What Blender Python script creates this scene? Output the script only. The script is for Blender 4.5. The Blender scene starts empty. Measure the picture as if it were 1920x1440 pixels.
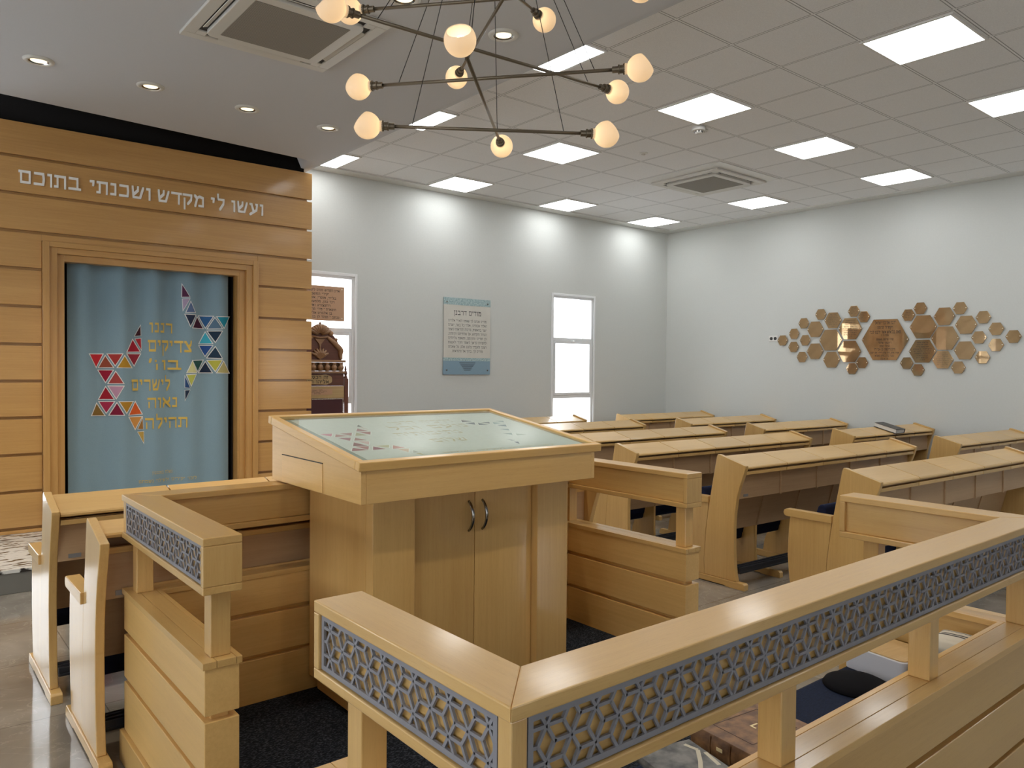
import bpy, bmesh, math, random
from mathutils import Vector, Matrix
SC = bpy.context.scene
COL = SC.collection
random.seed(7)
PI = math.pi

# ------------------------------------------------------------------ camera
cam_d = bpy.data.cameras.new('camera'); cam = bpy.data.objects.new('camera', cam_d); COL.objects.link(cam)
cam_d.sensor_width = 36.0; cam_d.sensor_fit = 'HORIZONTAL'; cam_d.lens = 36.0 * 1441.78 / 1920.0
cam_d.clip_start = 0.02; cam_d.clip_end = 200
def cam_matrix(yaw, pitch, roll, loc):
    B = Matrix(((1, 0, 0), (0, 0, -1), (0, 1, 0)))
    M = Matrix.Rotation(yaw, 3, 'Z') @ Matrix.Rotation(pitch, 3, 'X') @ B @ Matrix.Rotation(roll, 3, 'Z')
    M = M.to_4x4(); M.translation = Vector(loc); return M
cam.matrix_world = cam_matrix(math.radians(-39.267), math.radians(-1.1437), math.radians(0.476), (0, 0, 1.6))
SC.camera = cam

# ------------------------------------------------------------------ world (overcast daylight), exposure
world = bpy.data.worlds.new('daylight'); SC.world = world; world.use_nodes = True
wb = world.node_tree.nodes['Background']; wb.inputs[0].default_value = (0.90, 0.95, 1.0, 1); wb.inputs[1].default_value = 4.0
SC.view_settings.view_transform = 'Standard'; SC.view_settings.look = 'None'
SC.view_settings.exposure = 0.55; SC.view_settings.gamma = 1.0; SC.view_settings.use_curve_mapping = False
PANEL_E = 6.0          # radiance of the square ceiling lights
SPOT_W = 34.0          # each recessed downlight
SHADE_E = 0.75         # opal chandelier shades
try:
    SC.cycles.max_bounces = 9; SC.cycles.diffuse_bounces = 6; SC.cycles.glossy_bounces = 4
    SC.cycles.transparent_max_bounces = 12; SC.cycles.sample_clamp_indirect = 4.0
    SC.cycles.caustics_reflective = False; SC.cycles.caustics_refractive = False
    SC.cycles.use_denoising = True
except Exception:
    pass

# ------------------------------------------------------------------ materials
def new_mat(name):
    m = bpy.data.materials.new(name); m.use_nodes = True
    nt = m.node_tree; b = nt.nodes['Principled BSDF']; return m, nt, b
def plain(name, col, rough=0.5, metal=0.0, spec=0.5, emit=None, es=0.0, coat=0.0):
    m, nt, b = new_mat(name)
    b.inputs['Base Color'].default_value = (*col, 1); b.inputs['Roughness'].default_value = rough
    b.inputs['Metallic'].default_value = metal; b.inputs['Specular IOR Level'].default_value = spec
    if coat: b.inputs['Coat Weight'].default_value = coat; b.inputs['Coat Roughness'].default_value = 0.08
    if emit: b.inputs['Emission Color'].default_value = (*emit, 1); b.inputs['Emission Strength'].default_value = es
    return m
def ramp(nt, stops):
    r = nt.nodes.new('ShaderNodeValToRGB'); e = r.color_ramp.elements
    e[0].position, e[0].color = stops[0][0], (*stops[0][1], 1)
    e[1].position, e[1].color = stops[-1][0], (*stops[-1][1], 1)
    for p, c in stops[1:-1]:
        n = e.new(p); n.color = (*c, 1)
    return r
def wood(name, axis, light, dark, rough=0.34, vary=0.10, coat=0.0):
    m, nt, b = new_mat(name); N, L = nt.nodes, nt.links
    tc = N.new('ShaderNodeTexCoord'); oi = N.new('ShaderNodeObjectInfo')
    off = N.new('ShaderNodeVectorMath'); off.operation = 'ADD'
    sc3 = N.new('ShaderNodeVectorMath'); sc3.operation = 'SCALE'; sc3.inputs['Scale'].default_value = 1.0
    cmb = N.new('ShaderNodeCombineXYZ'); mul = N.new('ShaderNodeMath'); mul.operation = 'MULTIPLY'; mul.inputs[1].default_value = 9.0
    L.new(oi.outputs['Random'], mul.inputs[0])
    for i in range(3): L.new(mul.outputs[0], cmb.inputs[i])
    L.new(tc.outputs['Object'], off.inputs[0]); L.new(cmb.outputs[0], off.inputs[1])
    def noise(s_al, s_ac, detail, rgh):
        mp = N.new('ShaderNodeMapping'); s = [s_ac] * 3; s[axis] = s_al; mp.inputs['Scale'].default_value = s
        L.new(off.outputs[0], mp.inputs['Vector'])
        n = N.new('ShaderNodeTexNoise'); n.inputs['Scale'].default_value = 1.0; n.inputs['Detail'].default_value = detail
        n.inputs['Roughness'].default_value = rgh; L.new(mp.outputs[0], n.inputs['Vector']); return n
    grain = noise(2.2, 75.0, 4, 0.62); fig = noise(0.7, 7.0, 3, 0.5); pore = noise(26.0, 420.0, 2, 0.5)
    mixv = N.new('ShaderNodeMath'); mixv.operation = 'MULTIPLY_ADD'; mixv.inputs[1].default_value = 0.5
    h = N.new('ShaderNodeMath'); h.operation = 'MULTIPLY'; h.inputs[1].default_value = 0.5
    L.new(fig.outputs[0], h.inputs[0]); L.new(grain.outputs[0], mixv.inputs[0]); L.new(h.outputs[0], mixv.inputs[2])
    r = ramp(nt, [(0.36, dark), (0.64, light)]); L.new(mixv.outputs[0], r.inputs[0])
    pr = ramp(nt, [(0.30, (0.88, 0.84, 0.78)), (0.42, (1, 1, 1))]); L.new(pore.outputs[0], pr.inputs[0])
    mp2 = N.new('ShaderNodeMix'); mp2.data_type = 'RGBA'; mp2.blend_type = 'MULTIPLY'; mp2.inputs[0].default_value = 0.55
    L.new(r.outputs[0], mp2.inputs[6]); L.new(pr.outputs[0], mp2.inputs[7])
    hsv = N.new('ShaderNodeHueSaturation'); mr = N.new('ShaderNodeMapRange')
    mr.inputs['To Min'].default_value = 1 - vary; mr.inputs['To Max'].default_value = 1 + vary
    L.new(oi.outputs['Random'], mr.inputs['Value']); L.new(mr.outputs[0], hsv.inputs['Value']); L.new(mp2.outputs[2], hsv.inputs['Color'])
    L.new(hsv.outputs[0], b.inputs['Base Color'])
    rr = N.new('ShaderNodeMapRange'); rr.inputs['To Min'].default_value = rough - 0.05; rr.inputs['To Max'].default_value = rough + 0.07
    L.new(grain.outputs[0], rr.inputs['Value']); L.new(rr.outputs[0], b.inputs['Roughness'])
    bp = N.new('ShaderNodeBump'); bp.inputs['Strength'].default_value = 0.05; bp.inputs['Distance'].default_value = 0.002
    L.new(pore.outputs[0], bp.inputs['Height']); L.new(bp.outputs[0], b.inputs['Normal'])
    b.inputs['Specular IOR Level'].default_value = 0.5
    if coat: b.inputs['Coat Weight'].default_value = coat; b.inputs['Coat Roughness'].default_value = 0.11
    return m
BL, BD = (0.670, 0.428, 0.158), (0.590, 0.355, 0.118)
WX = wood('beech_grain_x', 0, BL, BD, coat=.45); WY = wood('beech_grain_y', 1, BL, BD, coat=.45); WZ = wood('beech_grain_z', 2, BL, BD, coat=0.8)
VX = wood('beech_veneer_rose', 0, (0.52, 0.335, 0.185), (0.45, 0.285, 0.150), rough=0.4)
AX = wood('ark_beech_grain_x', 0, (0.56, 0.315, 0.105), (0.475, 0.252, 0.078), rough=0.30, coat=0.35)
AZ = wood('ark_beech_grain_z', 2, (0.56, 0.315, 0.105), (0.475, 0.252, 0.078), rough=0.30, coat=0.35)
DW = wood('dark_carved_wood', 0, (0.16, 0.055, 0.030), (0.10, 0.032, 0.018), rough=0.35)
MW = wood('mid_carved_wood', 0, (0.36, 0.20, 0.10), (0.27, 0.14, 0.065), rough=0.4)
LW = wood('pale_oak', 0, (0.52, 0.36, 0.17), (0.43, 0.28, 0.12), rough=0.4)
BOARD = wood('light_board', 0, (0.66, 0.47, 0.24), (0.55, 0.36, 0.16), rough=0.4)

def noisy(name, c1, c2, scale, rough, detail=4, bump=0.0, bdist=0.002, lo=0.35, hi=0.65, spec=0.5, stretch=(1, 1, 1), sheen=0.0):
    m, nt, b = new_mat(name); N, L = nt.nodes, nt.links
    tc = N.new('ShaderNodeTexCoord'); mp = N.new('ShaderNodeMapping'); mp.inputs['Scale'].default_value = stretch
    L.new(tc.outputs['Object'], mp.inputs['Vector'])
    n = N.new('ShaderNodeTexNoise'); n.inputs['Scale'].default_value = scale; n.inputs['Detail'].default_value = detail
    L.new(mp.outputs[0], n.inputs['Vector'])
    r = ramp(nt, [(lo, c1), (hi, c2)]); L.new(n.outputs[0], r.inputs[0]); L.new(r.outputs[0], b.inputs['Base Color'])
    b.inputs['Roughness'].default_value = rough; b.inputs['Specular IOR Level'].default_value = spec
    if sheen: b.inputs['Sheen Weight'].default_value = sheen
    if bump:
        bp = N.new('ShaderNodeBump'); bp.inputs['Strength'].default_value = bump; bp.inputs['Distance'].default_value = bdist
        L.new(n.outputs[0], bp.inputs['Height']); L.new(bp.outputs[0], b.inputs['Normal'])
    return m
WALL = noisy('wall_paint', (0.615, 0.630, 0.605), (0.63, 0.645, 0.620), 60, 0.62, bump=0.05, spec=0.3)
SOFFIT = noisy('grey_ceiling_paint', (0.60, 0.605, 0.625), (0.615, 0.62, 0.64), 180, 0.75, bump=0.05, spec=0.2)
SHADE_BLACK = plain('black_painted_shade', (0.012, 0.011, 0.011), 0.9, spec=0.1)  # near-black that stands in for shade in recesses
TRIMW = plain('white_trim_paint', (0.70, 0.70, 0.67), 0.5)
WHITE = plain('white_plastic', (0.74, 0.73, 0.70), 0.35)
ACW = plain('warm_white_plastic', (0.66, 0.64, 0.59), 0.38)
BLACK = plain('black', (0.012, 0.012, 0.013), 0.5)
DARKSLOT = plain('dark_slot', (0.03, 0.028, 0.025), 0.6)
LATT = plain('grey_lattice_paint', (0.225, 0.222, 0.245), 0.42)
BRASS = plain('dark_bronze', (0.17, 0.135, 0.092), 0.36, metal=0.6)
CHROME = plain('smoked_chrome', (0.30, 0.29, 0.28), 0.18, metal=1.0)
STEEL = plain('bright_screw', (0.92, 0.87, 0.74), 0.16, metal=1.0)
ALU = plain('white_aluminium', (0.82, 0.83, 0.84), 0.4)
NAVY = noisy('navy_seat_fabric', (0.006, 0.009, 0.028), (0.012, 0.018, 0.052), 380, 0.9, bump=0.2, spec=0.2)
BLUE = noisy('blue_bench_cushion', (0.002, 0.006, 0.023), (0.005, 0.013, 0.042), 220, 0.85, bump=0.25, spec=0.25, stretch=(0.3, 1.6, 1))
CARPET = noisy('dark_carpet_weave', (0.006, 0.008, 0.013), (0.085, 0.10, 0.13), 95, 0.95, detail=8, bump=0.5, bdist=0.006, lo=0.48, hi=0.78, spec=0.15, stretch=(1, 2.2, 1))
BAR = plain('black_footrest_rubber', (0.014, 0.015, 0.020), 0.45)
STONE = noisy('white_marble_dark_veins', (0.035, 0.03, 0.028), (0.72, 0.70, 0.66), 9, 0.18, detail=11, lo=0.41, hi=0.47, stretch=(1, 3.0, 1))
STONED = plain('dark_stone_riser', (0.20, 0.19, 0.17), 0.35)  # darker tone of the step riser
LETTER = plain('white_letters', (0.93, 0.92, 0.89), 0.35)
GOLD = plain('gold_thread', (0.60, 0.40, 0.075), 0.45)
INK = plain('black_engraving', (0.02, 0.013, 0.008), 0.6)
INKB = plain('dark_printing', (0.035, 0.037, 0.04), 0.5)
BRONZE = None

def mat_floor():
    m, nt, b = new_mat('polished_stone_tile'); N, L = nt.nodes, nt.links
    tc = N.new('ShaderNodeTexCoord')
    n = N.new('ShaderNodeTexNoise'); n.inputs['Scale'].default_value = 1.6; n.inputs['Detail'].default_value = 9; n.inputs['Distortion'].default_value = 1.4
    L.new(tc.outputs['Object'], n.inputs['Vector'])
    r = ramp(nt, [(0.30, (0.185, 0.165, 0.140)), (0.52, (0.255, 0.232, 0.200)), (0.72, (0.33, 0.305, 0.27))]); L.new(n.outputs[0], r.inputs[0])
    w = N.new('ShaderNodeTexNoise'); w.inputs['Scale'].default_value = 3.1; w.inputs['Detail'].default_value = 6; w.inputs['Distortion'].default_value = 2.2
    L.new(tc.outputs['Object'], w.inputs['Vector'])
    vr = ramp(nt, [(0.488, (0, 0, 0)), (0.50, (1, 1, 1)), (0.512, (0, 0, 0))]); L.new(w.outputs[0], vr.inputs[0])
    mx = N.new('ShaderNodeMix'); mx.data_type = 'RGBA'; mf = N.new('ShaderNodeMath'); mf.operation = 'MULTIPLY'; mf.inputs[1].default_value = 0.30
    L.new(vr.outputs[0], mf.inputs[0]); L.new(mf.outputs[0], mx.inputs[0]); L.new(r.outputs[0], mx.inputs[6]); mx.inputs[7].default_value = (0.50, 0.47, 0.42, 1)
    br = N.new('ShaderNodeTexBrick'); br.offset = 0.0; br.inputs['Scale'].default_value = 1.0
    br.inputs['Brick Width'].default_value = 0.8; br.inputs['Row Height'].default_value = 0.8; br.inputs['Mortar Size'].default_value = 0.003
    br.inputs['Color1'].default_value = (1, 1, 1, 1); br.inputs['Color2'].default_value = (0.95, 0.95, 0.95, 1); br.inputs['Mortar'].default_value = (0.55, 0.55, 0.53, 1)
    L.new(tc.outputs['Object'], br.inputs['Vector'])
    mm = N.new('ShaderNodeMix'); mm.data_type = 'RGBA'; mm.blend_type = 'MULTIPLY'; mm.inputs[0].default_value = 1.0
    L.new(mx.outputs[2], mm.inputs[6]); L.new(br.outputs['Color'], mm.inputs[7]); L.new(mm.outputs[2], b.inputs['Base Color'])
    b.inputs['Roughness'].default_value = 0.09; b.inputs['Specular IOR Level'].default_value = 0.65
    return m
def mat_tiles():
    m, nt, b = new_mat('mineral_ceiling_tiles'); N, L = nt.nodes, nt.links
    tc = N.new('ShaderNodeTexCoord'); sp = N.new('ShaderNodeSeparateXYZ'); L.new(tc.outputs['Object'], sp.inputs[0])
    def line(out, off):
        a = N.new('ShaderNodeMath'); a.operation = 'ADD'; a.inputs[1].default_value = 60.0 - off
        L.new(out, a.inputs[0])
        d = N.new('ShaderNodeMath'); d.operation = 'DIVIDE'; d.inputs[1].default_value = 0.6; L.new(a.outputs[0], d.inputs[0])
        f = N.new('ShaderNodeMath'); f.operation = 'FRACT'; L.new(d.outputs[0], f.inputs[0])
        s = N.new('ShaderNodeMath'); s.operation = 'SUBTRACT'; s.inputs[1].default_value = 0.5; L.new(f.outputs[0], s.inputs[0])
        ab = N.new('ShaderNodeMath'); ab.operation = 'ABSOLUTE'; L.new(s.outputs[0], ab.inputs[0]); return ab
    lx, ly = line(sp.outputs[0], 5.754), line(sp.outputs[1], 2.60)
    mx = N.new('ShaderNodeMath'); mx.operation = 'MAXIMUM'; L.new(lx.outputs[0], mx.inputs[0]); L.new(ly.outputs[0], mx.inputs[1])
    r = ramp(nt, [(0.478, (1, 1, 1)), (0.483, (0.30, 0.30, 0.30)), (0.487, (0.30, 0.30, 0.30)), (0.491, (1.05, 1.05, 1.05))]); L.new(mx.outputs[0], r.inputs[0])
    n = N.new('ShaderNodeTexNoise'); n.inputs['Scale'].default_value = 190; n.inputs['Detail'].default_value = 5; L.new(tc.outputs['Object'], n.inputs['Vector'])
    nr = ramp(nt, [(0.35, (0.80, 0.80, 0.80)), (0.65, (0.88, 0.88, 0.88))]); L.new(n.outputs[0], nr.inputs[0])
    mm = N.new('ShaderNodeMix'); mm.data_type = 'RGBA'; mm.blend_type = 'MULTIPLY'; mm.inputs[0].default_value = 1.0
    L.new(nr.outputs[0], mm.inputs[6]); L.new(r.outputs[0], mm.inputs[7]); L.new(mm.outputs[2], b.inputs['Base Color'])
    b.inputs['Roughness'].default_value = 0.9; b.inputs['Specular IOR Level'].default_value = 0.15
    bp = N.new('ShaderNodeBump'); bp.inputs['Strength'].default_value = 0.35; bp.inputs['Distance'].default_value = 0.004
    L.new(r.outputs[0], bp.inputs['Height']); L.new(bp.outputs[0], b.inputs['Normal'])
    return m
def mat_glass(name, tint=(1, 1, 1), gloss=0.08, rough=0.02):
    m = bpy.data.materials.new(name); m.use_nodes = True; nt = m.node_tree; N, L = nt.nodes, nt.links
    N.remove(N['Principled BSDF']); out = N['Material Output']
    t = N.new('ShaderNodeBsdfTransparent'); t.inputs[0].default_value = (*tint, 1)
    g = N.new('ShaderNodeBsdfGlossy'); g.inputs['Roughness'].default_value = rough
    fr = N.new('ShaderNodeFresnel'); fr.inputs['IOR'].default_value = 1.5
    x = N.new('ShaderNodeMixShader'); ge = N.new('ShaderNodeNewGeometry'); iv = N.new('ShaderNodeMath'); iv.operation = 'SUBTRACT'; iv.inputs[0].default_value = 1.0; L.new(ge.outputs['Backfacing'], iv.inputs[1])
    ml = N.new('ShaderNodeMath'); ml.operation = 'MULTIPLY'; L.new(fr.outputs[0], ml.inputs[0]); L.new(iv.outputs[0], ml.inputs[1]); L.new(ml.outputs[0], x.inputs[0]); L.new(t.outputs[0], x.inputs[1]); L.new(g.outputs[0], x.inputs[2]); L.new(x.outputs[0], out.inputs[0])
    return m
FLOOR, TILES = mat_floor(), mat_tiles()
PANE = mat_glass('window_glass')
TABLEGLASS = mat_glass('table_glass', (0.97, 0.99, 0.985))
BRONZE = noisy('bronze_mirror_acrylic', (0.40, 0.255, 0.125), (0.47, 0.305, 0.155), 7, 0.02, detail=3)
BRONZE.node_tree.nodes['Principled BSDF'].inputs['Metallic'].default_value = 0.55
COPPER = plain('copper_plate', (0.55, 0.33, 0.20), 0.35, metal=0.35)
CURT = noisy('blue_grey_curtain_cloth', (0.185, 0.275, 0.330), (0.210, 0.305, 0.360), 260, 0.82, bump=0.12, spec=0.25, sheen=0.25)
CLOTH = noisy('pale_aqua_printed_cloth', (0.53, 0.595, 0.575), (0.56, 0.625, 0.605), 40, 0.7)
GREYGREEN = plain('grey_green_board', (0.26, 0.32, 0.29), 0.6)
DIFF = plain('light_diffuser', (0.9, 0.9, 0.9), 0.4, emit=(0.97, 0.99, 1.0), es=PANEL_E)
def mat_opal():
    m = bpy.data.materials.new('opal_glass_shade'); m.use_nodes = True; nt = m.node_tree; N, L = nt.nodes, nt.links
    b = N['Principled BSDF']; b.inputs['Base Color'].default_value = (.76, .70, .62, 1); b.inputs['Roughness'].default_value = .3
    b.inputs['Emission Color'].default_value = (1.0, .74, .46, 1); b.inputs['Emission Strength'].default_value = SHADE_E * .22
    t = N.new('ShaderNodeBsdfTranslucent'); t.inputs[0].default_value = (.82, .74, .62, 1); x = N.new('ShaderNodeMixShader'); x.inputs[0].default_value = .55
    L.new(b.outputs[0], x.inputs[1]); L.new(t.outputs[0], x.inputs[2]); L.new(x.outputs[0], N['Material Output'].inputs[0]); return m
OPAL = mat_opal()
BULB = plain('lit_bulb', (1, 1, 1), 0.4, emit=(1.0, 0.82, 0.57), es=6.5)
LAMPD = plain('warm_lamp_disc', (1, 1, 1), 0.4, emit=(1.0, 0.84, 0.52), es=1.05)

# ------------------------------------------------------------------ mesh builder
class MB:
    def __init__(s): s.bm = bmesh.new(); s.mi = 0
    def _f(s, vs, mi=None):
        try: f = s.bm.faces.new(vs)
        except ValueError: return None
        f.material_index = s.mi if mi is None else mi; return f
    def box(s, x0, y0, z0, x1, y1, z1, mi=None):
        v = [s.bm.verts.new((x, y, z)) for x in (x0, x1) for y in (y0, y1) for z in (z0, z1)]
        for q in ((0, 1, 3, 2), (4, 6, 7, 5), (0, 4, 5, 1), (2, 3, 7, 6), (0, 2, 6, 4), (1, 5, 7, 3)):
            s._f([v[i] for i in q], mi)
        return s
    def prism(s, poly, a, b, axis='z', mi=None):
        # poly in the two remaining axes: z -> (x,y); x -> (y,z); y -> (x,z)
        def P(p, t):
            return {'z': (p[0], p[1], t), 'x': (t, p[0], p[1]), 'y': (p[0], t, p[1])}[axis]
        A = [s.bm.verts.new(P(p, a)) for p in poly]; Bv = [s.bm.verts.new(P(p, b)) for p in poly]
        s._f(A[::-1], mi); s._f(Bv, mi); n = len(poly)
        for i in range(n): s._f([A[i], A[(i + 1) % n], Bv[(i + 1) % n], Bv[i]], mi)
        return s
    def poly(s, pts, mi=None): s._f([s.bm.verts.new(p) for p in pts], mi); return s
    def tube(s, pts, r, n=10, mi=None, cap=True):
        pts = [Vector(p) for p in pts]; rings = []
        rr = r if isinstance(r, (list, tuple)) else [r] * len(pts)
        up = None
        for i, p in enumerate(pts):
            d = (pts[min(i + 1, len(pts) - 1)] - pts[max(i - 1, 0)]).normalized()
            if up is None: up = Vector((0, 0, 1)) if abs(d.z) < 0.9 else Vector((1, 0, 0))
            a = d.cross(up).normalized(); bb = a.cross(d).normalized(); up = bb
            rings.append([s.bm.verts.new(p + a * (rr[i] * math.cos(2 * PI * k / n)) + bb * (rr[i] * math.sin(2 * PI * k / n))) for k in range(n)])
        for A, Bv in zip(rings, rings[1:]):
            for k in range(n): s._f([A[k], A[(k + 1) % n], Bv[(k + 1) % n], Bv[k]], mi)
        if cap: s._f(rings[0][::-1], mi); s._f(rings[-1], mi)
        return s
    def lathe(s, prof, M=None, n=20, mi=None, c0=True, c1=True):
        M = M or Matrix(); rings = []
        for r, z in prof:
            if r < 1e-6: rings.append([s.bm.verts.new(M @ Vector((0, 0, z)))])
            else: rings.append([s.bm.verts.new(M @ Vector((r * math.cos(2 * PI * k / n), r * math.sin(2 * PI * k / n), z))) for k in range(n)])
        for A, Bv in zip(rings, rings[1:]):
            for k in range(n):
                q = [A[k % len(A)], A[(k + 1) % len(A)], Bv[(k + 1) % len(Bv)], Bv[k % len(Bv)]]
                u = []
                for w in q:
                    if w not in u: u.append(w)
                if len(u) > 2: s._f(u, mi)
        if c0 and len(rings[0]) > 2: s._f(rings[0][::-1], mi)
        if c1 and len(rings[-1]) > 2: s._f(rings[-1], mi)
        return s
    def build(s, name, mats, parent=None, bevel=0.0, smooth=False, seg=2):
        bmesh.ops.recalc_face_normals(s.bm, faces=s.bm.faces[:])
        me = bpy.data.meshes.new(name); s.bm.to_mesh(me); s.bm.free()
        for m in (mats if isinstance(mats, (list, tuple)) else [mats]): me.materials.append(m)
        o = bpy.data.objects.new(name, me); COL.objects.link(o)
        if parent: o.parent = parent
        if smooth:
            for p in me.polygons: p.use_smooth = True
        if bevel:
            md = o.modifiers.new('bevel', 'BEVEL'); md.width = bevel; md.segments = seg; md.limit_method = 'ANGLE'; md.angle_limit = math.radians(40)
        return o
def thing(name, label, cat, loc=(0, 0, 0), rz=0.0, group=None):
    o = bpy.data.objects.new(name, None); COL.objects.link(o); o.location = loc; o.rotation_euler = (0, 0, rz)
    o.empty_display_size = 0.1
    return tag(o, label, cat, group)
def tag(o, label, cat, group=None):
    o['label'] = label; o['category'] = cat
    if group: o['group'] = group
    return o
def struct(o): o['kind'] = 'structure'; return o
KIDS = {}
def kids(o): return [c for c in bpy.data.objects if c.parent == o]
def dup(root, loc, rz, label, group=None):
    r = root.copy(); COL.objects.link(r); r.location = loc; r.rotation_euler = (0, 0, rz); r['label'] = label
    if group: r['group'] = group
    for ch in kids(root):
        c = ch.copy(); COL.objects.link(c); c.parent = r
        for g in kids(ch):
            d = g.copy(); COL.objects.link(d); d.parent = c
    return r

# ------------------------------------------------------------------ Hebrew lettering drawn with a broad nib
H = .91; Bt = .09
GLY = {
 'א': (.78, [[(.06, .93), (.72, .07)], [(.68, .95), (.66, .70), (.47, .47)], [(.10, .07), (.10, .30), (.30, .58)]]),
 'ב': (.78, [[(.08, H), (.57, H), (.57, Bt)], [(.05, Bt), (.74, Bt)]]),
 'ג': (.52, [[(.10, H), (.34, H), (.36, .40), (.45, .05)], [(.36, .38), (.08, Bt)]]),
 'ד': (.72, [[(.03, H), (.70, H)], [(.55, H), (.55, .05)]]),
 'ה': (.72, [[(.05, H), (.64, H), (.64, .05)], [(.13, .50), (.13, .05)]]),
 'ו': (.32, [[(.05, H), (.23, H), (.23, .05)]]),
 'ז': (.40, [[(.03, H), (.37, H)], [(.22, H), (.18, .05)]]),
 'ח': (.74, [[(.04, H), (.65, H), (.65, .05)], [(.14, H), (.14, .05)]]),
 'ט': (.74, [[(.04, H), (.12, H), (.12, Bt), (.62, Bt), (.66, .82), (.42, H)]]),
 'י': (.32, [[(.05, H), (.23, H), (.20, .62)]]),
 'כ': (.70, [[(.08, H), (.57, H), (.61, .5), (.57, Bt), (.05, Bt)]]),
 'ך': (.64, [[(.03, H), (.55, H), (.55, -.26)]]),
 'ל': (.66, [[(.12, 1.32), (.12, H), (.59, H), (.57, .55), (.28, .03)]]),
 'מ': (.80, [[(.06, .96), (.24, .74), (.10, .05)], [(.22, .76), (.44, H), (.70, .80), (.70, Bt), (.40, Bt)]]),
 'ם': (.76, [[(.04, H), (.65, H), (.65, Bt), (.13, Bt), (.13, H)]]),
 'נ': (.46, [[(.08, H), (.34, H), (.34, Bt), (.05, Bt)]]),
 'ן': (.32, [[(.04, H), (.21, H), (.21, -.26)]]),
 'ס': (.74, [[(.04, H), (.65, H), (.65, .42), (.40, .07), (.13, .42), (.13, H)]]),
 'ע': (.72, [[(.05, H), (.17, H), (.34, .22)], [(.54, H), (.64, H), (.58, .40), (.05, -.03)]]),
 'פ': (.70, [[(.30, .54), (.10, .54), (.10, H), (.58, H), (.60, Bt), (.05, Bt)]]),
 'ף': (.66, [[(.28, .54), (.10, .54), (.10, H), (.56, H), (.56, -.26)]]),
 'צ': (.70, [[(.04, H), (.12, H), (.60, Bt), (.04, Bt)], [(.62, .94), (.58, .66), (.38, .50)]]),
 'ץ': (.64, [[(.04, H), (.10, H), (.30, .48)], [(.56, .94), (.52, .66), (.30, .48), (.30, -.26)]]),
 'ק': (.72, [[(.04, H), (.65, H), (.62, .50), (.38, .14)], [(.13, .55), (.13, -.28)]]),
 'ר': (.68, [[(.05, H), (.59, H), (.59, .05)]]),
 'ש': (.90, [[(.08, .94), (.14, Bt), (.60, Bt), (.80, .92)], [(.45, .94), (.44, .68), (.18, .36)]]),
 'ת': (.74, [[(.04, H), (.65, H), (.65, .05)], [(.18, H), (.18, Bt), (.02, Bt)]]),
 '-': (.40, [[(.06, .88), (.34, .88)]]), '־': (.40, [[(.06, .88), (.34, .88)]]), '.': (.24, [[(.10, .06), (.13, .06)]]),
 ',': (.24, [[(.14, .08), (.08, -.12)]]), '"': (.32, [[(.08, 1.05), (.08, .85)], [(.22, 1.05), (.22, .85)]]),
 "'": (.22, [[(.12, 1.08), (.06, .80)]]), ' ': (.42, []),
}
def hull2(pts):
    pts = sorted(set((round(x, 6), round(y, 6)) for x, y in pts))
    def half(ps):
        o = []
        for p in ps:
            while len(o) > 1 and (o[-1][0] - o[-2][0]) * (p[1] - o[-2][1]) - (o[-1][1] - o[-2][1]) * (p[0] - o[-2][0]) <= 0: o.pop()
            o.append(p)
        return o
    a, b = half(pts), half(pts[::-1]); return a[:-1] + b[:-1]
def text_polys(txt, h, nx=.10, ny=.17, sp=.12, fit=None):
    """right-to-left text -> list of polygons (u,v), centred on u=0, baseline v=0, letters h tall"""
    vis = txt[::-1]; x = 0; out = []
    for ch in vis:
        w, strokes = GLY.get(ch, GLY[' '])
        for st in strokes:
            for (ax, ay), (bx, by) in zip(st, st[1:]):
                c = [(px + sx * nx / 2, py + sy * ny / 2) for px, py in ((ax, ay), (bx, by)) for sx in (-1, 1) for sy in (-1, 1)]
                out.append([(x + px, py) for px, py in hull2(c)])
        x += w + sp
    W = x - sp; k = h if fit is None else fit / W
    return [[((px - W / 2) * k, py * h) for px, py in p] for p in out], W * k
def add_text(mb, txt, h, place, fit=None, mi=None, depth=None, **kw):
    P, W = text_polys(txt, h, fit=fit, **kw)
    for k, p in enumerate(P):
        F = [Vector(place(u, v, 0)) for u, v in p]
        nn = (F[1] - F[0]).cross(F[2] - F[0]); nn = nn.normalized() * (3e-5 * (k % 9)) if nn.length > 0 else Vector()   # strokes overlap: keep them a hair apart
        if depth is None: mb.poly([f + nn for f in F], mi)
        else:
            A = [mb.bm.verts.new(f) for f in F]; Bv = [mb.bm.verts.new(Vector(place(u, v, depth)) + nn * 8) for u, v in p]
            mb._f(A[::-1], mi); mb._f(Bv, mi)
            for i in range(len(p)): mb._f([A[i], A[(i + 1) % len(p)], Bv[(i + 1) % len(p)], Bv[i]], mi)
    return W

# ------------------------------------------------------------------ room shell
CZ = 3.85; SZ = 3.67; WYF = 8.22; XR = 10.0; XL = -6.03; YB = -3.6
SX0, SX1 = 0.484, 3.486
m = MB(); m.box(XL, YB, -0.12, XR, WYF + .25, 0.0); struct(m.build('floor', FLOOR))
def wall_holes(name, along0, along1, z1, holes, axis, c0, c1):
    m = MB(); xs = sorted(holes)
    def bx(a0, a1, z0, zz):
        if axis == 'x': m.box(a0, c0, z0, a1, c1, zz)
        else: m.box(c0, a0, z0, c1, a1, zz)
    cur = along0
    for a0, a1, z0, zz in xs:
        bx(cur, a0, 0, z1); bx(a0, a1, 0, z0); bx(a0, a1, zz, z1); cur = a1
    bx(cur, along1, 0, z1)
    return struct(m.build(name, WALL))
WIN_B = [(3.472, 4.322, 0.30, 2.678), (7.458, 8.306, 0.30, 2.678), (-0.352, 0.498, 0.30, 2.678), (-4.336, -3.486, 0.30, 2.678)]
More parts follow.
